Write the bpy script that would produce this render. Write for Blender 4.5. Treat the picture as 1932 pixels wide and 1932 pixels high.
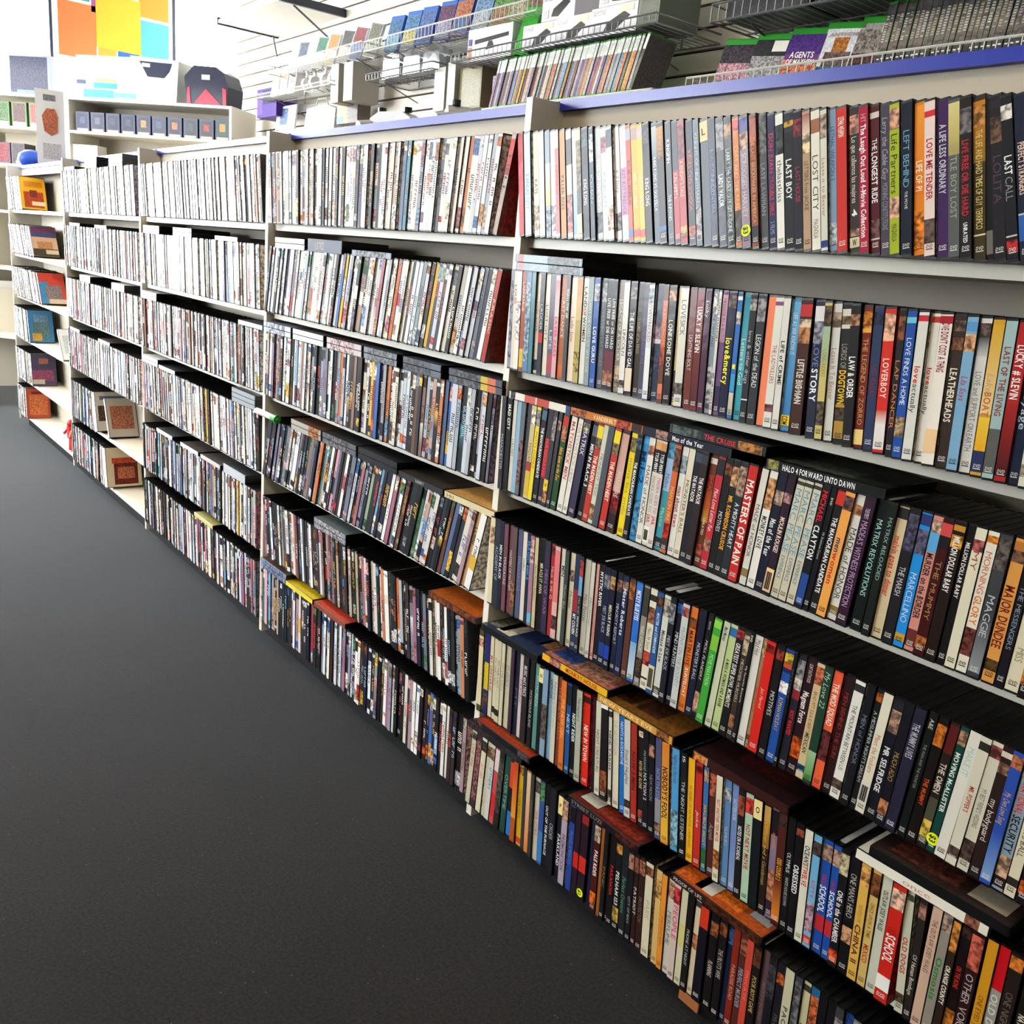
import bpy, math, random
import numpy as np
from mathutils import Matrix, Vector

for o in list(bpy.data.objects): bpy.data.objects.remove(o)
S = bpy.context.scene
COL = S.collection

# ---------------------------------------------------------------- camera
def set_camera():
    cam = bpy.data.cameras.new('camera'); co = bpy.data.objects.new('camera', cam); COL.objects.link(co)
    pitch, roll, yaw = -0.2661, 0.0909, -0.8858
    fw = Vector((math.sin(yaw)*math.cos(pitch), math.cos(yaw)*math.cos(pitch), math.sin(pitch)))
    rt = Vector((math.cos(yaw), -math.sin(yaw), 0)); up = rt.cross(fw)
    c, s = math.cos(roll), math.sin(roll)
    r2 = rt*c + up*s; u2 = up*c - rt*s
    M = Matrix.Identity(4)
    for i in range(3):
        M[i][0] = r2[i]; M[i][1] = u2[i]; M[i][2] = -fw[i]
    M[0][3], M[1][3], M[2][3] = 0.0, -1.1266, 1.2673
    co.matrix_world = M
    cam.sensor_width = 36; cam.lens = 1712.41*36/1932; cam.clip_start = 0.02; cam.clip_end = 200
    S.camera = co
set_camera()

# ---------------------------------------------------------------- sky, daylight, exposure
SKY = 27.0
w = bpy.data.worlds.new('sky'); S.world = w; w.use_nodes = True
w.node_tree.nodes['Background'].inputs[0].default_value = (0.90, 0.95, 1.0, 1)
w.node_tree.nodes['Background'].inputs[1].default_value = SKY
S.view_settings.view_transform = 'Standard'; S.view_settings.look = 'None'
S.view_settings.gamma = 1; S.view_settings.use_curve_mapping = False
S.view_settings.exposure = 0.3
CEIL_LAMP = 24.0
# portals in the window openings guide daylight sampling
def portal(loc, rot, sx, sy):
    pl = bpy.data.lights.new('window_portal', 'AREA'); pl.shape = 'RECTANGLE'; pl.size = sx; pl.size_y = sy
    pl.cycles.is_portal = True
    po = bpy.data.objects.new('window_portal', pl); COL.objects.link(po); po.location = loc; po.rotation_euler = rot
portal((-8.01, .6, 1.915), (math.radians(90), 0, math.radians(-90)), 5.4, 2.33)      # end wall, shining along +x
portal((-6.45, -5.01, 1.915), (math.radians(90), 0, math.radians(180)), 2.9, 2.33)     # side wall, unseen windows added to light the spines, shining along +y

# ---------------------------------------------------------------- helpers
def lin(h):
    if not isinstance(h, str): return tuple(h)
    v = [int(h[i:i+2], 16)/255 for i in (0, 2, 4)]
    return tuple(c/12.92 if c <= .04045 else ((c+.055)/1.055)**2.4 for c in v)

def nodes(name):
    m = bpy.data.materials.new(name); m.use_nodes = True
    nt = m.node_tree; b = nt.nodes['Principled BSDF']
    return m, nt, b

def plain(name, h, rough=.5, metal=0, spec=.5, bump=0, scale=200, var=0.0):
    m, nt, b = nodes(name)
    c = lin(h)
    b.inputs['Roughness'].default_value = rough; b.inputs['Metallic'].default_value = metal
    b.inputs['Specular IOR Level'].default_value = spec
    b.inputs['Base Color'].default_value = (*c, 1)
    if bump or var:
        g = nt.nodes.new('ShaderNodeNewGeometry'); n = nt.nodes.new('ShaderNodeTexNoise')
        n.inputs['Scale'].default_value = scale; n.inputs['Detail'].default_value = 4
        nt.links.new(g.outputs['Position'], n.inputs['Vector'])
        if var:
            mx = nt.nodes.new('ShaderNodeMix'); mx.data_type = 'RGBA'
            mx.inputs[6].default_value = (*[x*(1-var) for x in c], 1); mx.inputs[7].default_value = (*[min(1, x*(1+var)) for x in c], 1)
            nt.links.new(n.outputs['Fac'], mx.inputs[0]); nt.links.new(mx.outputs[2], b.inputs['Base Color'])
        if bump:
            bp = nt.nodes.new('ShaderNodeBump'); bp.inputs['Strength'].default_value = bump; bp.inputs['Distance'].default_value = .002
            nt.links.new(n.outputs['Fac'], bp.inputs['Height']); nt.links.new(bp.outputs[0], b.inputs['Normal'])
    return m

def printed(name, rough, coat, bump=0.0):
    """print on paper: colour from the mesh, alpha of the colour = how mottled the picture is"""
    m, nt, b = nodes(name); L = nt.links
    at = nt.nodes.new('ShaderNodeVertexColor'); at.layer_name = 'Col'
    g = nt.nodes.new('ShaderNodeNewGeometry')
    n = nt.nodes.new('ShaderNodeTexNoise'); n.inputs['Scale'].default_value = 135; n.inputs['Detail'].default_value = 1.2; n.inputs['Distortion'].default_value = .3
    L.new(g.outputs['Position'], n.inputs['Vector'])
    rp = nt.nodes.new('ShaderNodeValToRGB')
    rp.color_ramp.elements[0].position = .36; rp.color_ramp.elements[0].color = (.22, .2, .2, 1)
    rp.color_ramp.elements[1].position = .62; rp.color_ramp.elements[1].color = (1.35, 1.25, 1.15, 1)
    e = rp.color_ramp.elements.new(.48); e.color = (.7, .64, .6, 1)
    L.new(n.outputs['Fac'], rp.inputs[0])
    mu = nt.nodes.new('ShaderNodeMix'); mu.data_type = 'RGBA'; mu.blend_type = 'MULTIPLY'
    L.new(at.outputs['Alpha'], mu.inputs[0]); L.new(at.outputs['Color'], mu.inputs[6]); L.new(rp.outputs[0], mu.inputs[7])
    L.new(mu.outputs[2], b.inputs['Base Color'])
    b.inputs['Roughness'].default_value = rough
    b.inputs['Coat Weight'].default_value = coat; b.inputs['Coat Roughness'].default_value = .1; b.inputs['Specular IOR Level'].default_value = .12; b.inputs['Coat IOR'].default_value = 1.5
    if bump:
        n2 = nt.nodes.new('ShaderNodeTexNoise'); n2.inputs['Scale'].default_value = 60; n2.inputs['Detail'].default_value = 2
        L.new(g.outputs['Position'], n2.inputs['Vector'])
        bp = nt.nodes.new('ShaderNodeBump'); bp.inputs['Strength'].default_value = bump; bp.inputs['Distance'].default_value = .0012
        L.new(n2.outputs['Fac'], bp.inputs['Height']); L.new(bp.outputs[0], b.inputs['Coat Normal']); L.new(bp.outputs[0], b.inputs['Normal'])
    return m

M_SLEEVE = printed('printed_sleeve_under_film', .5, .22, .2)
M_CARD = printed('printed_card', .5, .15)
M_SHELL = plain('black_polypropylene', '0a0a0c', .3, bump=.2, scale=90)
M_GREEN = plain('green_case_plastic', '1f7a1c', .25)
M_MELA = plain('cream_melamine', 'e6e0d0', .38, var=.03, scale=12)
M_BACK = plain('back_panel', 'b8ae9c', .6)
M_BLUE = plain('blue_laminate', '2233a4', .3)
M_KICK = plain('black_kick_board', '0c0c0e', .5)
M_SLAT = plain('slatwall_cream', 'ece6da', .35, var=.03, scale=8)
M_GROOVE = plain('slatwall_groove', '4a3524', .8)
M_WALL = plain('wall_paint', 'd9d4c8', .8, bump=.1, scale=150)
M_FARWALL = plain('stocked_far_wall', '6a645c', .85, var=.25, scale=3)
M_CEIL = plain('ceiling_tile', 'dedcd4', .9, bump=.3, scale=250)
M_WIRE = plain('white_coated_wire', 'c9c9c2', .35)
M_STEEL = plain('grey_wire', '7d7f80', .35, metal=.6)
M_FRAME = plain('window_frame', 'e8eaee', .4)
M_NAVY = plain('navy_edge', '1d2238', .4)
M_ORANGE = plain('raw_wood', 'b8703a', .6)

def carpet():
    m, nt, b = nodes('charcoal_carpet'); L = nt.links
    g = nt.nodes.new('ShaderNodeNewGeometry')
    n = nt.nodes.new('ShaderNodeTexNoise'); n.inputs['Scale'].default_value = 170; n.inputs['Detail'].default_value = 8; n.inputs['Roughness'].default_value = .75
    L.new(g.outputs['Position'], n.inputs['Vector'])
    rp = nt.nodes.new('ShaderNodeValToRGB')
    rp.color_ramp.elements[0].position = .36; rp.color_ramp.elements[0].color = (*lin('0e0b0a'), 1)
    rp.color_ramp.elements[1].position = .68; rp.color_ramp.elements[1].color = (*lin('2f2926'), 1)
    L.new(n.outputs['Fac'], rp.inputs[0])
    n3 = nt.nodes.new('ShaderNodeTexNoise'); n3.inputs['Scale'].default_value = 2.2; n3.inputs['Detail'].default_value = 4
    L.new(g.outputs['Position'], n3.inputs['Vector'])
    mr = nt.nodes.new('ShaderNodeMapRange'); mr.inputs[1].default_value = .3; mr.inputs[2].default_value = .7; mr.inputs[3].default_value = .82; mr.inputs[4].default_value = 1.15
    L.new(n3.outputs['Fac'], mr.inputs[0])
    mu = nt.nodes.new('ShaderNodeVectorMath'); mu.operation = 'SCALE'
    L.new(rp.outputs[0], mu.inputs[0]); L.new(mr.outputs[0], mu.inputs['Scale'])
    v = nt.nodes.new('ShaderNodeTexVoronoi'); v.inputs['Scale'].default_value = 34
    L.new(g.outputs['Position'], v.inputs['Vector'])
    cm = nt.nodes.new('ShaderNodeMath'); cm.operation = 'LESS_THAN'; cm.inputs[1].default_value = .045
    L.new(v.outputs['Distance'], cm.inputs[0])
    mx = nt.nodes.new('ShaderNodeMix'); mx.data_type = 'RGBA'
    L.new(cm.outputs[0], mx.inputs[0]); L.new(mu.outputs[0], mx.inputs[6]); mx.inputs[7].default_value = (.12, .11, .1, 1)
    L.new(mx.outputs[2], b.inputs['Base Color'])
    b.inputs['Roughness'].default_value = .95; b.inputs['Specular IOR Level'].default_value = .15
    b.inputs['Sheen Weight'].default_value = .22; b.inputs['Sheen Tint'].default_value = (.85, .92, 1, 1); b.inputs['Sheen Roughness'].default_value = .4
    bp = nt.nodes.new('ShaderNodeBump'); bp.inputs['Strength'].default_value = .6; bp.inputs['Distance'].default_value = .0022
    L.new(n.outputs['Fac'], bp.inputs['Height']); L.new(bp.outputs[0], b.inputs['Normal'])
    return m
M_CARPET = carpet()

def emitter(name, c, s):
    m = bpy.data.materials.new(name); m.use_nodes = True; nt = m.node_tree; nt.nodes.clear()
    e = nt.nodes.new('ShaderNodeEmission'); e.inputs[0].default_value = (*c, 1); e.inputs[1].default_value = s
    o = nt.nodes.new('ShaderNodeOutputMaterial'); nt.links.new(e.outputs[0], o.inputs[0]); return m

def film(name, tint, gloss):
    m = bpy.data.materials.new(name); m.use_nodes = True; nt = m.node_tree; nt.nodes.clear()
    t = nt.nodes.new('ShaderNodeBsdfTransparent'); t.inputs[0].default_value = (*tint, 1)
    g = nt.nodes.new('ShaderNodeBsdfGlossy'); g.inputs['Roughness'].default_value = .08
    f = nt.nodes.new('ShaderNodeFresnel'); f.inputs[0].default_value = 1.45
    mm = nt.nodes.new('ShaderNodeMath'); mm.operation = 'MULTIPLY'; mm.inputs[1].default_value = gloss
    mx = nt.nodes.new('ShaderNodeMixShader'); o = nt.nodes.new('ShaderNodeOutputMaterial')
    nt.links.new(f.outputs[0], mm.inputs[0]); nt.links.new(mm.outputs[0], mx.inputs[0])
    nt.links.new(t.outputs[0], mx.inputs[1]); nt.links.new(g.outputs[0], mx.inputs[2]); nt.links.new(mx.outputs[0], o.inputs[0])
    return m
M_GLASS = film('window_glass', (.97, .98, .98), 1.0)
M_BAG = film('clear_plastic_bag', (.86, .87, .9), 3.0)

class MB:
    def __init__(s): s.v = []; s.f = []; s.m = []; s.c = []
    def add(s, vs, fs, col=(.5, .5, .5, 0), mat=0, M=None):
        k = len(s.v)
        if M is not None: vs = [tuple(M @ Vector(p)) for p in vs]
        s.v += vs
        for f in fs:
            s.f.append(tuple(i+k for i in f)); s.m.append(mat)
            s.c.append(col)
    def quad(s, vs, cols, mat=0, M=None):
        """one quad with a colour per corner"""
        k = len(s.v)
        if M is not None: vs = [tuple(M @ Vector(p)) for p in vs]
        s.v += vs; s.f.append((k, k+1, k+2, k+3)); s.m.append(mat); s.c.append(cols)
    def box(s, x0, x1, y0, y1, z0, z1, col=(.5, .5, .5, 0), mat=0, M=None):
        s.add([(x0, y0, z0), (x1, y0, z0), (x1, y1, z0), (x0, y1, z0), (x0, y0, z1), (x1, y0, z1), (x1, y1, z1), (x0, y1, z1)],
              [(0, 3, 2, 1), (4, 5, 6, 7), (0, 1, 5, 4), (1, 2, 6, 5), (2, 3, 7, 6), (3, 0, 4, 7)], col, mat, M)
    def rod(s, a, b, r, col=(.5, .5, .5, 0), mat=0, n=5, M=None):
        a = Vector(a); b = Vector(b); d = (b-a).normalized()
        u = d.orthogonal().normalized(); v = d.cross(u)
        vs = []
        for p in (a, b):
            for i in range(n):
                t = 2*math.pi*i/n; vs.append(tuple(p + u*(r*math.cos(t)) + v*(r*math.sin(t))))
        fs = [(i, (i+1) % n, n+(i+1) % n, n+i) for i in range(n)] + [tuple(range(n))[::-1], tuple(range(n, 2*n))]
        s.add(vs, fs, col, mat, M)
    def prism(s, pts, y0, y1, col=(.5, .5, .5, 0), mat=0, M=None):
        """outline in x,z (counter-clockwise seen from -y) extruded along y"""
        n = len(pts)
        vs = [(x, y0, z) for x, z in pts] + [(x, y1, z) for x, z in pts]
        fs = [tuple(range(n)), tuple(range(n, 2*n))[::-1]] + [(i, n+i, n+(i+1) % n, (i+1) % n) for i in range(n)]
        s.add(vs, fs, col, mat, M)
    def lathe(s, prof, n=16, col=(.5, .5, .5, 0), mat=0, M=None):
        vs = []; fs = []
        for r, z in prof:
            for i in range(n):
                t = 2*math.pi*i/n; vs.append((r*math.cos(t), r*math.sin(t), z))
        for j in range(len(prof)-1):
            for i in range(n):
                fs.append((j*n+i, j*n+(i+1) % n, (j+1)*n+(i+1) % n, (j+1)*n+i))
        s.add(vs, fs, col, mat, M)
    def build(s, name, mats, parent=None, smooth=False):
        me = bpy.data.meshes.new(name); me.from_pydata(s.v, [], s.f)
        for m in (mats if isinstance(mats, (list, tuple)) else [mats]): me.materials.append(m)
        me.polygons.foreach_set('material_index', s.m)
        ca = me.color_attributes.new('Col', 'FLOAT_COLOR', 'CORNER')
        buf = []
        for f, c in zip(s.f, s.c):
            if isinstance(c[0], (tuple, list)):
                for q in c: buf.extend(q)
            else: buf.extend(tuple(c)*len(f))
        ca.data.foreach_set('color', buf)
        if smooth: me.polygons.foreach_set('use_smooth', [True]*len(s.f))
        me.update()
        o = bpy.data.objects.new(name, me); COL.objects.link(o)
        if parent is not None: o.parent = parent
        return o

def C(h, a=0.0): return (*lin(h), a)
def tag(o, label, cat, group=None, kind=None):
    o['label'] = label; o['category'] = cat
    if group: o['group'] = group
    if kind: o['kind'] = kind
    return o
def empty(name, label, cat, loc=(0, 0, 0), rot=0, group=None):
    o = bpy.data.objects.new(name, None); COL.objects.link(o); o.location = loc; o.rotation_euler = (0, 0, rot); o.empty_display_size = .05
    return tag(o, label, cat, group)
def structure(name, mb, mats, parent=None):
    o = mb.build(name, mats, parent)
    if parent is None: o['kind'] = 'structure'
    return o

# ---------------------------------------------------------------- lettering
def make_glyphs(offset):
    obs = []
    for ch in "ABCDEFGHIJKLMNOPQRSTUVWXYZabcdefghijklmnopqrstuvwxyz0123456789'&#!.:-$":
        cu = bpy.data.curves.new('g', 'FONT'); cu.body = ch; cu.resolution_u = 2; cu.offset = offset
        o = bpy.data.objects.new('g', cu); COL.objects.link(o); obs.append((ch, o))
    dg = bpy.context.evaluated_depsgraph_get(); dg.update()
    G = {}
    for ch, o in obs:
        ev = o.evaluated_get(dg); me = ev.to_mesh()
        me.calc_loop_triangles()
        vs = [(v.co.x, v.co.y) for v in me.vertices]; ts = [tuple(t.vertices) for t in me.loop_triangles]
        x0 = min(v[0] for v in vs); x1 = max(v[0] for v in vs)
        G[ch] = ([(x-x0, y) for x, y in vs], ts, x1-x0)
        ev.to_mesh_clear()
    for ch, o in obs:
        cu = o.data; bpy.data.objects.remove(o); bpy.data.curves.remove(cu)
    return G
GL = {False: make_glyphs(0.0), True: make_glyphs(.022)}

def lettering(mb, text, org, du, dv, length, height, col, mat=0, bold=False, shear=0.0, M=None):
    """text from org along unit vector du, letters rising along dv, stretched to length x height"""
    G = GL[bold]; adv = 0; lay = []
    for ch in text:
        if ch in ' _': adv += .32; continue
        if ch not in G: ch = ch.upper()
        if ch not in G: adv += .3; continue
        lay.append((ch, adv)); adv += G[ch][2] + (.07 if not bold else .085)
    if not lay: return
    sx = length/max(adv, .3); sy = height/.73
    du = Vector(du); dv = Vector(dv); org = Vector(org)
    for ch, a in lay:
        vs, ts, _ = G[ch]
        out = [tuple(org + du*((a+x+shear*y)*sx) + dv*(y*sy)) for x, y in vs]
        mb.add(out, ts, col, mat, M)

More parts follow.
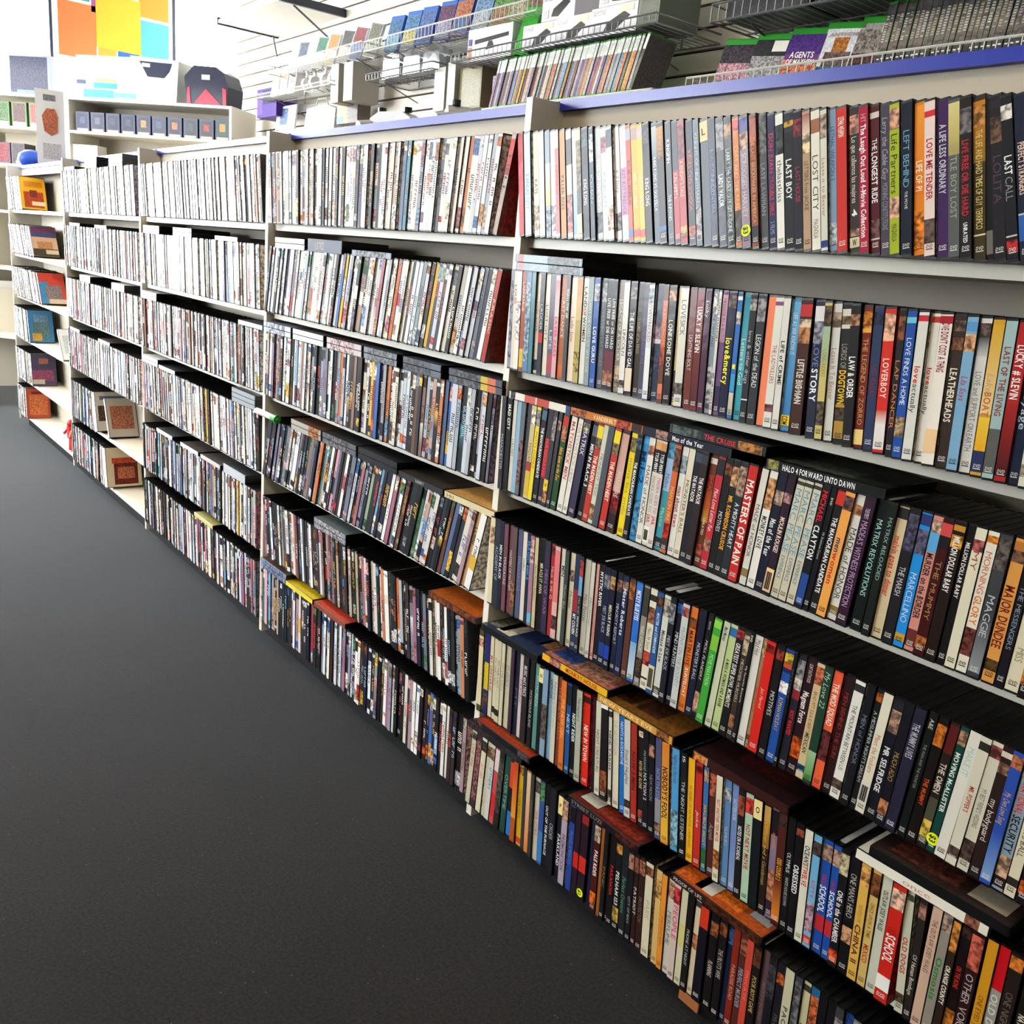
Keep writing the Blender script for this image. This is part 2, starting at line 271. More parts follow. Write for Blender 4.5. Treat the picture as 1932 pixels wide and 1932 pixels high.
# ================================================================ spine data: left edge x (0.1 mm), lean (0.1 deg), width (0.1 mm), base colour, print
ROWDATA = [
r'''
-14286 -97 157 c83038 n
-14107 -99 191 c9dbe8 t40-75:8fa9c0:KANSAS_CITY n
-13851 -101 161 d9d2b8 t45-60:5a5238:KATE p70-95:b8a888 n
-13662 -103 159 dfe6ee n
-13477 -105 146 8fa0b0 g30-70:e6e4da:d9c050 p75-95:7d90a0 n
-13324 -106 144 e4e6ee p70-95:c8cade n
-13174 -108 113 efe6e2 b16-97:d9686a t32-75:b03038:KANGAROO_JACK n
-13055 -109 155 d08a2c t42-75:3a2c18:KILLER_BEES n
-12880 -111 152 ece8e2 b8-32:40383a p60-96:b56a70 n
-12721 -112 136 dfe9f0 g60-97:a9c8e0:88b4d8 n
-12579 -114 134 c9bfa0 p10-60:7a6a40 b55-80:3a3a38 k78-96:e8dcc0 n
-12439 -115 168 16161c p4-16:2e4a48 T46-70:d8d8d4:KING_KONG n
-12232 -117 116 34465c p5-30:b9c8d6 t42-68:9fc0d8:ICEMAN n
-12109 -118 154 c6c9cf T28-74:f6f6f6:KISS_OF_THE_KING p76-95:5a606a n
-11948 -120 151 eceaea t40-74:a9b4cc:KNIGHT p8-22:b06a70 n
-11790 -121 149 efece8 b2-18:4a5260 p70-92:d8b8b0 n
-11633 -123 134 eeeceb i38-58:8a8890:K_2_Story p76-92:6a6a74 n
-11492 -124 157 e2d6e2 b36-78:cfa4cc t38-78:b06aa8:KIT_KITTREDGE n
-11328 -126 118 cf5a50 b2-12:b8b4be t30-70:8a3a38:KILLERS b90-97:4a7ab0 n
-11203 -127 152 f0b428 t42-72:fff0c8:KING_OF_COMEDY b2-12:b8a090 b90-97:d04a38 n
-11032 -129 126 f2c030 t42-72:fff0c8:KING_OF_COMEDY b2-12:c8b8b0 b90-97:d04a38 n
-10899 -130 155 14141a p4-16:3a4046 T46-70:d8d8d4:KING_KONG n
-10720 -130 122 5c6a7c g2-30:c4ccd2:7a8894 T28-74:e6ecf0:KING_KONG_VS_GODZILLA n
-10591 -131 157 281a14 g3-28:c8901c:5a3a14 t4-30:e0902a:THE_KING b87-91:2a66b8
-10407 -131 129 4c5560 T14-34:d8dce0:KINGPIN t60-82:d8dce0:THE_INFERNO
-10270 -131 127 36383f g40-97:b0343c:c03038 t42-64:e8e0dc:KALAMITY
-10136 -132 146 b8302e p3-30:8a2a30 t32-62:f2d8b8:A_KNIGHT'S_TALE p86-94:d09a50
-9982 -132 144 23242c t24-74:e07068:KISSES_OLD_SCHOOL p86-93:d05a3c
-9830 -133 121 5e6c7c t10-70:a8b8c6:KNIGHT_OF_NIGHTMARES p70-97:9a9aa0
-9702 -133 160 44525e k1-17:e8d49a:L n
-9534 -133 137 1e2640 t24-76:8090c0:L_A_CONFIDENTIAL
-9389 -134 154 43464e p3-25:8a8a96 T44-70:f0f0f0:LADY_VALOR
-9226 -134 142 23282a p4-16:a88a6a t24-90:cfd6c8:LARRY_THE_CABLE_GUY_GIT-R-DONE
-9076 -133 121 d07a30 p2-10:c84a3c t22-72:f0b060:LARS_AND_THE_REAL b72-97:4a3a2c
-8948 -131 157 9a8a98 b1-12:5a62a0 p12-25:c0a090 t28-78:d8ccd8:SCROOGED_HARVEY o88
-8764 -129 126 8e4c2c g2-20:a86a60:b8562c t16-82:e8a070:THE_LAST_BRICKMAKER_IN_AMERICA b84-97:30303a
-8631 -128 142 4e5254 p5-30:6a6e70 t36-76:8e9698:LAST_LAWMAN
-8482 -126 131 262c50 T14-44:c83050:DON_JUAN T46-76:c02c48:TROUBLE_SMILE t80-90:8ea0d8:2_FILMS
-8344 -125 137 ecebe2 p8-30:3a3e40 t34-66:55585a:thelastkiss:70
-8199 -123 161 17191c b3-14:242a36 p6-10:b09030 T34-64:f0f0ee:LAST_BOY:66
-8030 -123 141 1b1b26 p5-18:7a3038 t40-66:a83048:LAST_HOUSE
-7882 -123 130 b59878 g2-16:a86060:d8c8b0 p16-30:d8c8a8 t36-72:54483c:LETTERS_from_JACKIE
-7745 -123 144 e6e2d2 b6-16:a06a4c t32-72:44484a:LOST_CITY:72 t78-92:6a6c6a:MAGNOLIA n
-7593 -123 110 d4d6c8 p3-20:a89a90 t34-76:b07858:Leave_it_to_Beaver b93-98:2a4a9a
-7477 -123 116 7f9db8 t12-50:3a4a8a:LETHAL_WEAPON_3 p80-96:b8ccd8
-7354 -123 158 c92c20 T6-20:f0e8d8:LETHAL_WEAPON t8-20:e8c8b0:THE:20
-7170 -123 142 34302c p5-18:c09080 t20-66:d8d0c8:Lo_que_callamos_las_mujeres T70-76:f0f0ee:4 p84-89:a08878 k90-97:d8d0a8:W
-7020 -123 139 a81838 t5-11:e090a0:HIT T12-90:f6eef0:The_Laugh_Out_Loud_4-Movie_Collection
-6874 -124 137 54121a b4-8:d8d0c8 t22-30:f0ecec:THE T31-66:f4f0f0:LONGEST_RIDE:70 p77-90:6a4a48 b90-91:d8c8c8
-6730 -122 141 423e4a i8-50:a8a4b4:Larry_the_Cable_Guy i52-84:8a8a9a:MORNING_CONSTITUTIONS
-6581 -121 139 a3b41c p3-17:c89a84 t20-60:2c3210:Life_Partners:74 p62-76:c8a088 t80-92:3c4418:MAGNOLIA n
-6435 -119 150 12182a t18-56:6aa0c0:LEFT_BEHIND t58-70:d8d8dc:THE_MOVIE:30
-6278 -118 140 e8841a g2-60:f4a030:e87818 p70-97:f09020 T38-58:fbe8c4:LIFE_OF_PI:70
-6131 -121 144 e8d4cc b6-10:d02c30 T24-64:b02838:LOVE_ME_TENDER:64 p76-92:5a4a48
-5979 -122 154 402058 T15-60:c8ccd4:A_LIFE_LESS_ORDINARY
-5818 -124 144 565a58 g2-35:d8cc88:a89a50 t28-76:9aa094:LITTLE_BOY_LOST:64
-5666 -126 147 1c1a1c p6-22:6a6a70 T26-74:b82028:LIVE_FREE_OR_DIE_HARD T78-91:e8e8e8:UNRATED:40
-5511 -128 150 3e3214 g2-40:c87c1c:8a6a1c p5-18:c08a48 t20-82:e8d07a:THE_LIFE_AND_HARD_TIMES_OF_GUY_TERRIFICO b85-86:d8d0b0
-5353 -137 81 0e0d0e k82-97:6a665c n
-5266 -142 150 1e1a20 b2-7:26222a p12-28:6a5040 t36-66:503a50:LOLITA:70
-5107 -152 135 16171c p5-14:d8d8d8 T36-48:f2f2f2:LAST:74 t49-64:8a8a90:CALL:74 b85-86:c8c8c8 p88-96:b02830
-4964 -152 137 1c2338 T28-60:e8c8b8:PERFECT_STRANGERS b72-88:3060a8 b71-72:d8d8d8
''',
r'''
-14250 -31 116 8c8ea6 p10-90:7c7e98 n
-14130 -31 132 d9d2c2 T14-34:a83838:LOUIS n
-13993 -32 147 e8e2dc p30-70:d8d4da n
-13842 -32 129 a8502c t10-40:e8d8c8:LANGUAGE b78-97:d8b840 n
-13709 -33 160 5c83ac p10-90:8aa8c0 n
-13545 -33 126 4c7a94 b2-97:4a8090 n
-13415 -34 124 d6ccb6 t28-58:c06a40:Lady_Love b86-97:22242c n
-13286 -34 138 2a2c38 t30-56:c0c8d4:LADDER b58-68:b82c34 n
-13144 -35 137 e2dccb t30-66:4c4c4a:LOST_CITY n
-13003 -35 150 5e5c70 b78-97:a84850 t54-74:c8ccd8:LIFE n
-12848 -36 133 d8a8b0 g5-40:c87880:d8d0d4 T40-80:e8486c:LAYER_CAKE n
-12711 -36 161 b86a3c t20-60:e0d4c8:LAST_DANCE b86-97:d86a30 n
-12545 -37 115 4a4a50 T12-40:e8e8e8:SHALLOW_OF n
-12426 -37 157 eedcc8 t38-62:c06a50:Lady_Jane n
-12250 -38 155 b8a868 g2-40:c8783c:d0b878 p70-90:a89850 n
-12091 -39 138 e0ded4 T8-28:2c2c2c:LAND T28-36:b82830:OF T36-60:2c2c2c:WOMEN n
-11949 -39 136 8a9a9c t20-88:c8d4d4:LARRY_THE_CABLE_GUY_GIT-R-DONE n
-11808 -39 148 2c5fae p4-20:a8b0c0 T44-78:e8ecf4:LOVE_GURU
-11655 -40 146 5e646c p3-20:aab0b8 t30-80:888e96:LEAVING_LAS_VEGAS
-11505 -40 144 2c2a30 T16-62:e4e2e0:LIVE_FREE_or_DIE_HARD b64-82:6a2838 p82-96:a06a50
-11356 -40 129 26262c T16-62:e4e2e0:LIVE_FREE_or_DIE_HARD b64-82:6a2838 p82-96:a06a50
-11223 -41 153 8a8478 t16-72:e0dcd0:LEGACY_OF_A_SOLDIER p76-97:b8a890
-11066 -41 138 e4e2da t42-66:4a4a48:LINCOLN p88-95:505050
-10923 -41 161 22222a p4-14:9a9a9c T26-78:e8e6e4:THE_LIFE_OF_DAVID_GALE k76-97:e8d8bc
-10757 -42 134 3c3028 t34-62:b09a6c:LORD_of_the_RINGS
-10619 -43 132 4c4a60 t30-70:6c6490:LAW_ABIDING
-10483 -43 130 d8e0e6 p3-16:a0b0c0 t14-50:b06a6c:LOVEWRECKED:70 b55-97:e8ecec
-10348 -44 165 263450 p32-46:8a6a80 b46-50:d0d4d8 p55-75:3a4468
-10156 -45 114 6a3a26 b12-60:c8683c t14-50:e0a07c:THE_LONGSHOTS p52-68:a04a28 b84-97:d87c58
-10037 -45 162 1c1216 p3-12:c08a60 T28-76:e6e4d6:LONESOME_DOVE:60
-9850 -46 65 c8b060 t36-52:8a7a34:LOVE p70-97:5a5040
-9793 -46 170 dedace t10-40:484848:LOVESICK:70 p80-90:6a6a6a
-9588 -47 141 6c2a22 t38-68:d8c8c0:LIGHTNING_BOLT
-9443 -45 150 7a2420 g10-97:8a2c28:4a1a1e T14-52:f2e8e2:LUCKY_#_SLEVIN:72
-9289 -43 126 4a2440 i8-22:d8d0dc:Lucky
-9159 -41 103 8a97a6 i18-45:303848:THE_TWO_JAKES p2-18:d8dce0 p60-97:b0b8c0
-9052 -39 65 d8d6d0 T6-40:2c2c2c:LONG_SHANGRI T66-92:2c2c2c:ME_OR_UNCLE
-8988 -39 111 6a4a7c g2-40:d8a8b8:b888a0 t5-42:7c4a6c:MESSAGE_IN_A_BOTTLE b76-97:3a2a4c
-8873 -37 161 0e1236 p2-12:60504c T36-74:f4ea30:love&mercy:78
-8707 -37 98 2c6cba b2-5:e8e6e0 p14-24:c8c8c8 b64-78:3a9ad0 b79-97:c8c2b0 T56-64:e8e020:1:70
-8605 -37 127 38a0ac g2-60:2c8aa4:58b8c0 t35-72:e2f2f2:Letters_to_God:72
-8474 -37 125 26242a p3-12:a0a0a0 t28-70:b8b6ba:love_&_other_drugs b82-83:e0e0e0
-8345 -36 157 2e3036 p2-20:8a9098 t30-72:dcdcd8:LEGION_of_the_DEAD:66
-8169 -36 140 f0865c n
-8026 -36 147 deded2 b3-6:7a4a7a t36-66:a84a44:THE_LADYKILLERS:60 p82-88:7a4a54
-7875 -40 126 dcdad2 T32-66:26221e:LIFE_of_CRIME:62
-7745 -43 151 4c90c4 g2-97:6cb0dc:3a7cb8 t10-42:cfe8f4:LIFE_AS_WE_KNOW_IT k88-96:f0c828:COM
-7589 -47 199 40221a b3-12:b82c28 p14-20:c8b8a0 p20-32:b07a50 T44-78:ece4d8:LITTLE_BIG_MAN t46-76:d8ccbc:DUSTIN_HOFFMAN:30
-7304 -55 152 20263c b3-14:dcdad6 p14-30:8a90a0 t30-48:6a78b0:LOVE:70 T49-74:f2f2f2:STORY:74
-7148 -59 123 c8b870 g17-45:9cb498:b0b888 p2-17:5a4a38 t34-54:8c8a3c:LONG_RIDERS p72-90:585044
-7020 -62 138 d6d6cc p6-17:a89488 t32-70:a87868:Leave_It_To_Beaver:64
-6877 -66 160 222220 b3-17:d8d4c8 p8-14:7a6a50 t28-46:9a9686:LORDS_OF T47-72:f0c018:DOGTOWN:72 b72-97:b08838 p74-84:4a3a2c
-6712 -71 149 1c1b1e p6-14:b08060 T36-66:f4f2f0:LAW_&_ORDER:72
-6559 -67 138 7a281c p3-16:d88a2c b15-18:e8b040 t22-84:c89a60:THE_LEGEND_OF_ZORRO k87-98:f0d488 n
-6416 -63 143 2c3858 p3-12:1e2a48 t40-62:7a2c44:LAST_HOLIDAY
-6267 -59 160 d02c1c p3-22:d8a890 T34-62:f0d8cc:LOVERBOY:62 g70-80:c84030:e4dcd4 b80-98:e6e2dc
-6084 -53 101 1e1d24 p4-20:7a4a34 t34-82:c47c48:LAP_DANCER:72
-5979 -50 136 1f4c9c b4-8:6ac0d0 t18-64:dce8f2:LOVE_FINDS_A_HOME:60 p72-86:b09a78
-5839 -46 141 d8d8d0 b2-6:c02c38 T36-48:d03028:love:60 t48-68:3a3a38:actually:60
-5693 -45 117 e6e2d8 b2-6:c83830 T36-48:d03028:love:60 t48-68:3a3a38:actually:60
-5572 -43 164 eae4d8 b1-6:a81c28 T4-38:8a1838:LOVE_DON'T_COST_A_THING:66 k76-92:ecc898 n
-5404 -42 146 382a22 p3-10:6a5a50 p14-22:9a6a50 T34-70:f0ead4:LEATHERHEADS:70
-5253 -40 143 7aa8c8 b3-9:5a94c4 p11-22:d0a078 i38-54:b02848:Lila_Says:62
-5106 -39 141 d8d8d2 p3-12:6a5a58 g12-24:4a4a50:c8c8c4 t34-86:6c6c70:LOVE_and_SUPPORT_ON_EARTH
-4961 -37 144 c89a28 g3-60:d0a024:e8cc8c i34-46:c09a8c:Lake T46-62:b86a48:BOAT:66 g62-84:e8c040:e0a818 b84-98:26305c
-4812 -36 141 9cb8b8 T16-60:8a3a38:LAST_OF_THE_LIVING:62 b68-97:5a5a58
-4666 -34 145 a82424 g50-97:a02020:3a1216 T14-48:f4efea:LUCKY_#_SLEVIN:74
-4518 -34 130 182238 t38-66:c8d8e8:voyage:70
-4384 -34 142 d8d4c4 p86-94:8a8678
''',
r'''
-14250 -24 140 2a2c34 t40-80:a0a8b0:MANCHESTER n
-14106 -18 157 101114 T6-34:f0ead8:MAD_CITY n
-13945 -12 119 cfc9bc t42-62:4c4a44:LULLABY n
-13822 -7 136 86aec4 n
-13682 -2 134 63666f p40-90:7a5a60 n
-13544 4 132 41434c n
-13408 10 148 c8b888 p5-20:e0d8c8 t40-65:5c5440:MADAME b60-70:a83838 b70-97:d0b040 n
-13256 16 129 e2cc28 p3-20:8a8a90 t26-66:c05818:MATT'S_CHANCE n
-13123 21 144 20202a b2-12:4a6a80 T20-74:f0f0f0:THE_MANCHURIAN_CANDIDATE
-12975 28 142 2e2a34 b30-72:a82830 T30-70:d85050:MAGICIANS
-12828 34 124 3a3640 p5-30:8a8a8c k72-84:e8c830:W p84-97:b87a58 n
-12700 40 107 34363c p8-18:9a7a70
-12588 45 163 1f4a28 b2-12:b8342c p12-28:b07860 T34-70:e89a2c:Alicia_Goes_to_the_Zoo
-12400 53 161 e2ddd0 T5-66:c0584c:MATCHSTICK_MEN:66
-12214 61 132 e0dacf t5-66:b89890:MATCHSTICK_MEN:66
-12077 59 185 35304c p3-12:8a8a70 t8-36:dcdae4:MATRIX:66
-11838 56 143 16151c b3-14:5a6270 T22-66:e6e4e6:MEN_IN_BLACK_3:66
-11690 53 155 b83424 b2-14:e8d020 p14-25:7a6a50 T32-72:f4e8d0:THE_MAIDEN_HEIST:66
-11530 51 139 cfcbba t28-72:5a8a70:MIDNIGHT_TREE:60 p80-96:b08860
-11387 48 161 4a5058 n
-11204 45 162 b83024 b2-14:e8d020 p14-25:7a6a50 T32-72:f4e8d0:THE_MAIDEN_HEIST:66
-11037 39 200 4c2a22 g3-60:c89a90:d8b0a0 t40-66:e8d0c0:MANGIARE p60-78:8a1c1c b82-97:2a1a1a
-10751 28 156 e4cc18 p4-18:8a7a40 t24-80:a89a10:mona_lisa_smile:66
-10591 21 127 1e1e22 p3-14:3a5a78 T26-78:f0efee:THE_MANCHURIAN_CANDIDATE
-10459 16 152 2f8cc8 b2-7:4aa0d8 T14-46:122c6c:M:I-2:76 p60-95:4a9cd4
-10304 9 149 e2ded2 p7-16:c8886c t26-82:4a4a46:MADE_of_HONOR:66
-10150 10 135 d6d0c2 b2-9:d8a060 b9-30:1a1a1e T12-30:eeeae6:TYLER_PERRY t34-68:8a8278:MADEA_GOES_TO T70-79:c02c28:JAIL k82-97:f0ece0:III
-10011 10 133 dccfc8 b2-9:c88a50 b9-30:1a1a1e T12-30:eeeae6:TYLER_PERRY t34-68:9a5a78:MADEA_GOES_TO T70-79:c02c28:JAIL
-9875 11 155 3a94a4 p2-14:4a90b8 b14-44:9cb8dc t28-42:3a6aa0:Malice t60-78:a8d8a0:Mexico b88-97:1e2c30
-9715 12 141 c8642c p3-24:6a4434 t38-70:e0b878:MAN_ON_FIRE:66 p72-86:b82818 b86-97:3a2a26
-9570 12 139 e4e2d8 p8-24:8a9aa8 T36-74:c02c28:man_about_town:70
-9427 13 137 dcd4ba t28-78:4a4638:MONSTER'S_BALL:62
-9286 14 135 1c1d26 b2-10:3a4454 T22-46:e8e4e0:THE_MATADOR:66
-9147 16 144 2c1f20 b2-10:3a3a40 T22-46:e8e4e0:THE_MATADOR:66
-8999 17 142 6a3418 b3-8:d8d0c0 T18-50:d03828:IMAGINE:62 g30-60:7a4418:c88a2c t56-72:e8e0d0:UNRATED:40 p80-90:b05040
-8853 19 151 b82c34 b2-16:26242a i28-66:f0d8d8:Must_Love_Letter_Fun p72-84:b07868
-8698 20 138 181718 p4-14:7a4434 t46-64:d8d6d2:MOTIVES:66
-8556 22 136 1d1c20 p5-22:c89a70 T30-78:eaa828:MR._ROBINSON_CRUSOE:70
-8416 24 155 242a30 p3-28:a08a78 t34-74:e8ece8:A_MIGHTY_HEART:60
-8257 25 172 c02820 T12-86:f2eee2:MASTERS_OF_PAIN:84
-8050 29 128 dcd8cc t30-76:4c4a46:MADE_of_HONOR:64 b86-93:8a7848
-7917 31 146 e8e6dc p6-32:c89868 T38-66:22222a:MONKEY_LOVE:70
-7767 34 154 14192a p14-26:b09a88 T38-70:e8e8ec:Man_of_the_Year:70
-7609 37 141 2a1828 p14-22:a07a80 T34-64:f2d8c4:MOULIN_ROUGE!:64 k78-98:ecc898:III
-7463 40 139 cfc8ae t8-62:5a9cc0:MARC_PEASE:80 t64-84:3a6a90:EXPERIENCE:54 b2-5:3a3830
-7320 39 137 cfc8ae t8-62:5a9cc0:MARC_PEASE:80 t64-84:3a6a90:EXPERIENCE:54 b2-5:3a3830
-7178 38 135 cfc8ae t8-62:5a9cc0:MARC_PEASE:80 t64-84:3a6a90:EXPERIENCE:54 b2-5:3a3830
-7039 38 133 15151c T4-30:c82028:MICHAEL:74 T32-60:f2f2f2:CLAYTON:80 b72-98:24488c
-6903 37 95 131216 t36-58:b8b8b8:Mr_Robinson_Crusoe:50 T8-14:e0e0e0:DVD:40
-6804 36 138 1a1718 b1-12:c83028 T22-84:f4f2ee:THE_MANCHURIAN_CANDIDATE:60
-6662 35 153 e8a24c p3-14:6a4a4c T36-48:1c2c70:men:60 T48-74:c83828:women:62
-6505 35 150 e2dfd4 p8-16:c89068 t26-84:44423e:MADE_of_HONOR:72 b89-96:8a7838
-6350 29 173 30142c t8-16:d8c8d8:TYLER_PERRY'S:44 t18-86:b894b8:MADEA'S_WITNESS_PROTECTION:60
-6141 21 167 0c1412 t14-74:a8dcd4:MATRIX_REVOLUTIONS:56
-5944 14 124 141a16 t10-58:8ab0a4:MATRIX_RELOADED:54
-5816 9 157 d8c49c T22-68:d83c20:melvin_goes_to_dinner:66 b1-9:2c2a2a
-5642 8 151 1d1a20 p3-30:4a4a66 t42-64:c8c4c8:THE_MARSH:64
-5488 8 148 1f8cdc b1-9:2c3870 p12-30:5a5a78 t44-82:bcd8ec:MARCELLINO:70 b90-96:c89c30
-5336 7 137 d08a7c p3-12:d8b8a0 b12-26:5aa8dc T27-76:1a1216:MURDER_on_the_BORDER:74 b84-97:6a2a28
-5194 6 150 3a0c0c b3-12:c84848 b12-21:1c1418 t30-74:a87848:THE_MUMMY:54 p86-95:a8642c
-5041 5 154 1f120e b2-6:b8842c p9-18:d09a28 T10-50:f2eee8:MILLION_DOLLAR_BABY:60
-4883 5 109 121010 T12-52:f2eee8:MILLION_DOLLAR_BABY:60
-4770 4 141 dcd6bc p8-16:a85a5c t16-30:98504c:MY
-4625 4 139 e4dfcd p3-8:e08a28 t14-44:c8705c:MORNING:66 T45-66:dc7c28:GLORY:72 p68-88:6a3830
-4482 4 156 3a3c40 p3-24:5a5654 t42-72:b8bcc0:MAGGIE:66 g60-97:4a4c50:8a8e92
-4309 4 159 d89848 b2-8:b87838 p8-16:6a5040 T32-76:781c14:MAJOR_DUNDEE:80 p84-92:4a3a1c
-4146 4 111 16141a p3-14:8a6a50 t30-74:8a98a8:THE_MESSENGERS:64
-4031 4 165 dcd4b8 t70-80:8a8468:MISS
-3862 4 142 14100e p80-92:c87c30
''',
r'''
-14217 -30 163 d8cca8 p10-30:b89878 n
-14028 -30 164 26303c t30-70:9aa8b4:ACADEMY_OF n
-13860 -30 143 1c1c26 T26-66:d8dade:MEN_IN_BLACK n
-13713 -31 141 6c4450 t38-70:d0c4c8:MASSACRE n
-13568 -31 140 74404c t28-74:d8ccc8:MASTERS_OF_MAYHEM n
-13424 -32 138 5c4c46 p60-90:8a6a48 n
-13282 -32 154 56587c t30-70:8a8aa8:MADAGASCAR n
-13123 -33 135 d4ccbe t30-44:4c4a44:malibu n
-12985 -34 133 1c2338 T8-52:3c86c8:MAGIC_MIKE n
-12847 -34 132 9c7484 p4-30:c8a8a8 b86-97:6ab0c8 n
-12711 -35 113 c8b890 t30-70:544834:Monty_Python_Presents n
-12594 -34 162 151417 T26-60:d8d0b0:MIRACLE_ST_ANNA n
-12428 -33 159 352c46 t30-80:8a6a9a:MEN_OF_WAR n
-12264 -32 125 a02c2c p2-12:6a3030 t24-60:d8b8b4:Mask_&_Mr_Q n
-12135 -31 156 d8a8a4 b4-60:d87878 p75-90:5a3a3a n
-11975 -30 138 d6ceb8 T18-30:2c2c2a:MEN n
-11833 -30 121 3c4642 t36-62:98a098:Mother_Blue n
-11708 -29 135 d0c6aa p18-30:a89080 i40-60:4a4434:Mother
-11569 -28 148 22304c b36-60:902c34 T62-84:ece8e4:MY_COUSIN
-11417 -28 101 2c2c34 p3-20:b04848 b20-40:6aa0c4 t42-60:8a98a0:MIA_AND T62-84:d8d6d0:HOWARD
-11312 -27 159 b8b4a4 i36-66:54504a:Miss_Potter
-11133 -26 113 c8c2b2 i36-66:7a7468:Miss_Potter
-11016 -26 83 d89890 i40-80:b85a5c:Maid_in_Manhattan
-10929 -25 140 17151c T6-42:ece8e6:MYSTIC_RIVER
-10785 -23 152 141a34 p6-20:7a8090 t38-66:a8b4cc:MEET_JOE_BLACK b76-90:1c3c84
-10628 -21 136 16162a p5-18:a88a60 T34-66:dcd8b8:MERCURY_RISING b76-90:1c3c9c
-10488 -19 134 1c2038 p6-18:8a6a58 t30-72:b8c0d0:MINORITY_REPORT
-10350 -17 146 1a2748 p5-14:9a7a6c T12-60:dce0e6:Mister_Roberts:66
-10200 -15 144 5c342a p3-20:a86840
-10051 -13 162 2c6ac0 b2-8:3a78c8 T8-38:eef2f6:MICKEY_BLUE_EYES:74 g60-97:7aa4cc:c8d4d8
-9866 -10 140 8a8478 b2-30:3a3834 t40-66:dcd8c8:MARS_ATTACKS p72-92:4a3a34
-9722 -8 160 d8d2ba b6-12:2a2620 p18-34:8a6048 i38-60:6c6450:Meet_Mr_Smith p62-76:a84438 b88-90:2a2620
-9542 -7 148 25508c p4-14:6a4a38 T20-60:c8d8e8:MASTER_and_COMMANDER:50 k72-96:d0c8a8:III
-9390 -7 146 ccd0c6 p3-20:a8a09a T34-66:4a4238:Menace_in_Law p90-97:5a5a58
-9240 -6 131 1e1e28 p5-24:8a909a t36-70:b8bcc4:MEET_JOE_BLACK
-9105 -6 130 15192a p3-12:2c5cac t30-64:d8d8d8:MIND_HUNTERS:66
-8971 -6 152 c4c8c4 p3-12:a85a58 t22-80:8a9498:MUTINY_ON_THE_BOUNTY
-8815 -5 149 d8742c p10-20:7a4428 T22-56:5a2018:MARTIN_LIVE:62 T58-86:f4e4cc:RUNTELDAT:50
-8662 7 136 151a30 t30-66:c8ccd0:MONSTER'S_BALL:58
-8522 18 111 181518 t6-14:b8b8b8:MGM_DVD:40 i24-62:d0c8b8:MOLL_FLANDERS:56 p74-94:b8907c
-8407 27 160 3c9c34 b2-9:8ac84c b16-30:7cb83c t34-64:a8e0a0:MOVIE_MARATHON:56
-8226 23 130 c8cfae T5-18:4a4a42:Mad_Money
-8092 20 150 b8c88a b3-11:2c6aa0 T32-78:2c2e22:A_MAN_A_WOMAN_AND_A_BANK:54
-7939 16 147 191818 p2-10:a83c3c T14-74:e0dcd4:GREATEST_SUPER_BOWL_MOMENTS:66
-7787 13 113 352c26 p4-22:b0a488 t26-66:b8aa90:MIDSOMER_MURDERS:60 p78-90:8a6048
-7670 10 80 1b191b t30-64:d8d4d0:My_Favorite_Brunette:54 T2-8:e8e8e8:DVD:50
-7586 8 152 e0ded4 t4-18:54524c:Mad_Hot:70
-7429 8 68 9c7450 p3-16:c8a878 T44-68:c03c28:MINSTER:64 b88-97:5a3a28
-7357 7 170 d02418 p3-10:7a1c18 i42-60:f0b8a8:Just_Married:40
-7155 7 135 181416 p3-12:8a302c t40-62:d8d4d0:MOTIVES:66
-7015 7 153 1f4c9c b2-20:1c2a5c p3-12:c8b040 b12-16:d05028 p28-38:dce0e6 t42-72:c8a85c:ROMAN_HOLIDAY:56
-6858 7 65 13131c t14-40:585c60:MYSTERY
-6791 7 140 23222c p4-20:8a8e98 p20-34:d0ccc8 b30-38:902830 T48-70:d82c2c:MOST_WANTED:60
-6647 6 165 281018 t4-20:d8c8b8:CLINT_EASTWOOD:40 T28-56:f2ece4:Magnum_Force:66 p68-86:c85818
-6478 6 135 cdb88c p3-18:b86848 t24-60:7c3020:BRAD_PITT_JULIA_ROBERTS:50 T60-78:3c2c1c:MEXICAN:60 p88-94:2c5c8c
-6339 6 142 1f3c2c i4-34:a8c8b0:My_Love_22:70 g72-97:9cb890:4c8c3c
-6193 6 148 e05030 b2-58:e85c3c T10-46:f4ead8:THE_MOD_SQUAD:70 p50-76:5a2c2c b76-97:e8643c
-6041 11 137 2a1414 t14-70:9a2c2c:MEN_BEHIND_THE_SUN:56
-5900 17 160 e2e0d6 b3-9:2c2c2c t20-76:3c3c3a:THE_MOUNTAIN_BETWEEN_US:48 p84-92:5a4a40
-5719 18 123 15161c t24-66:6c788c:MEN_of_HONOR:64
-5591 20 105 181a1c p3-10:a85c20 t18-78:b8c0bc:A_MIDSUMMER_NIGHT'S_DREAM:60
-5483 21 144 dcd6c0 t34-66:b86c5c:Meet_the_Fockers:60 k74-92:d8d4c8:III
-5334 21 150 151722 b2-10:26242c p10-28:a88a78 T40-78:ecebe8:MR_SELFRIDGE:62
-5180 22 139 15131a t40-64:a88c48:MUCH_ADO p80-92:b07850
-5037 23 163 252236 T12-40:b8b8c4:THE_MUMMY_LIVES:66
-4850 24 118 121514 t4-12:d8d8c8:A&E:60 t24-60:8a9088:THE_MAN_AND_THE_MONSTER:40
-4727 24 139 17100e p5-22:b86c24 T48-70:c8541c:THE_MUMMY:50
-4584 25 129 241c1a b2-24:5a1c18 T32-56:d8ccb4:THE_OMEN:74 b60-97:4c4a3c p78-92:c8b04c
-4451 25 113 0f4038 p3-14:a88a70 T20-68:e8ece0:MOVING_McALLISTER:66 o90
-4334 26 153 dcd8cc t12-34:9cc8c0:MAKE_IT:66
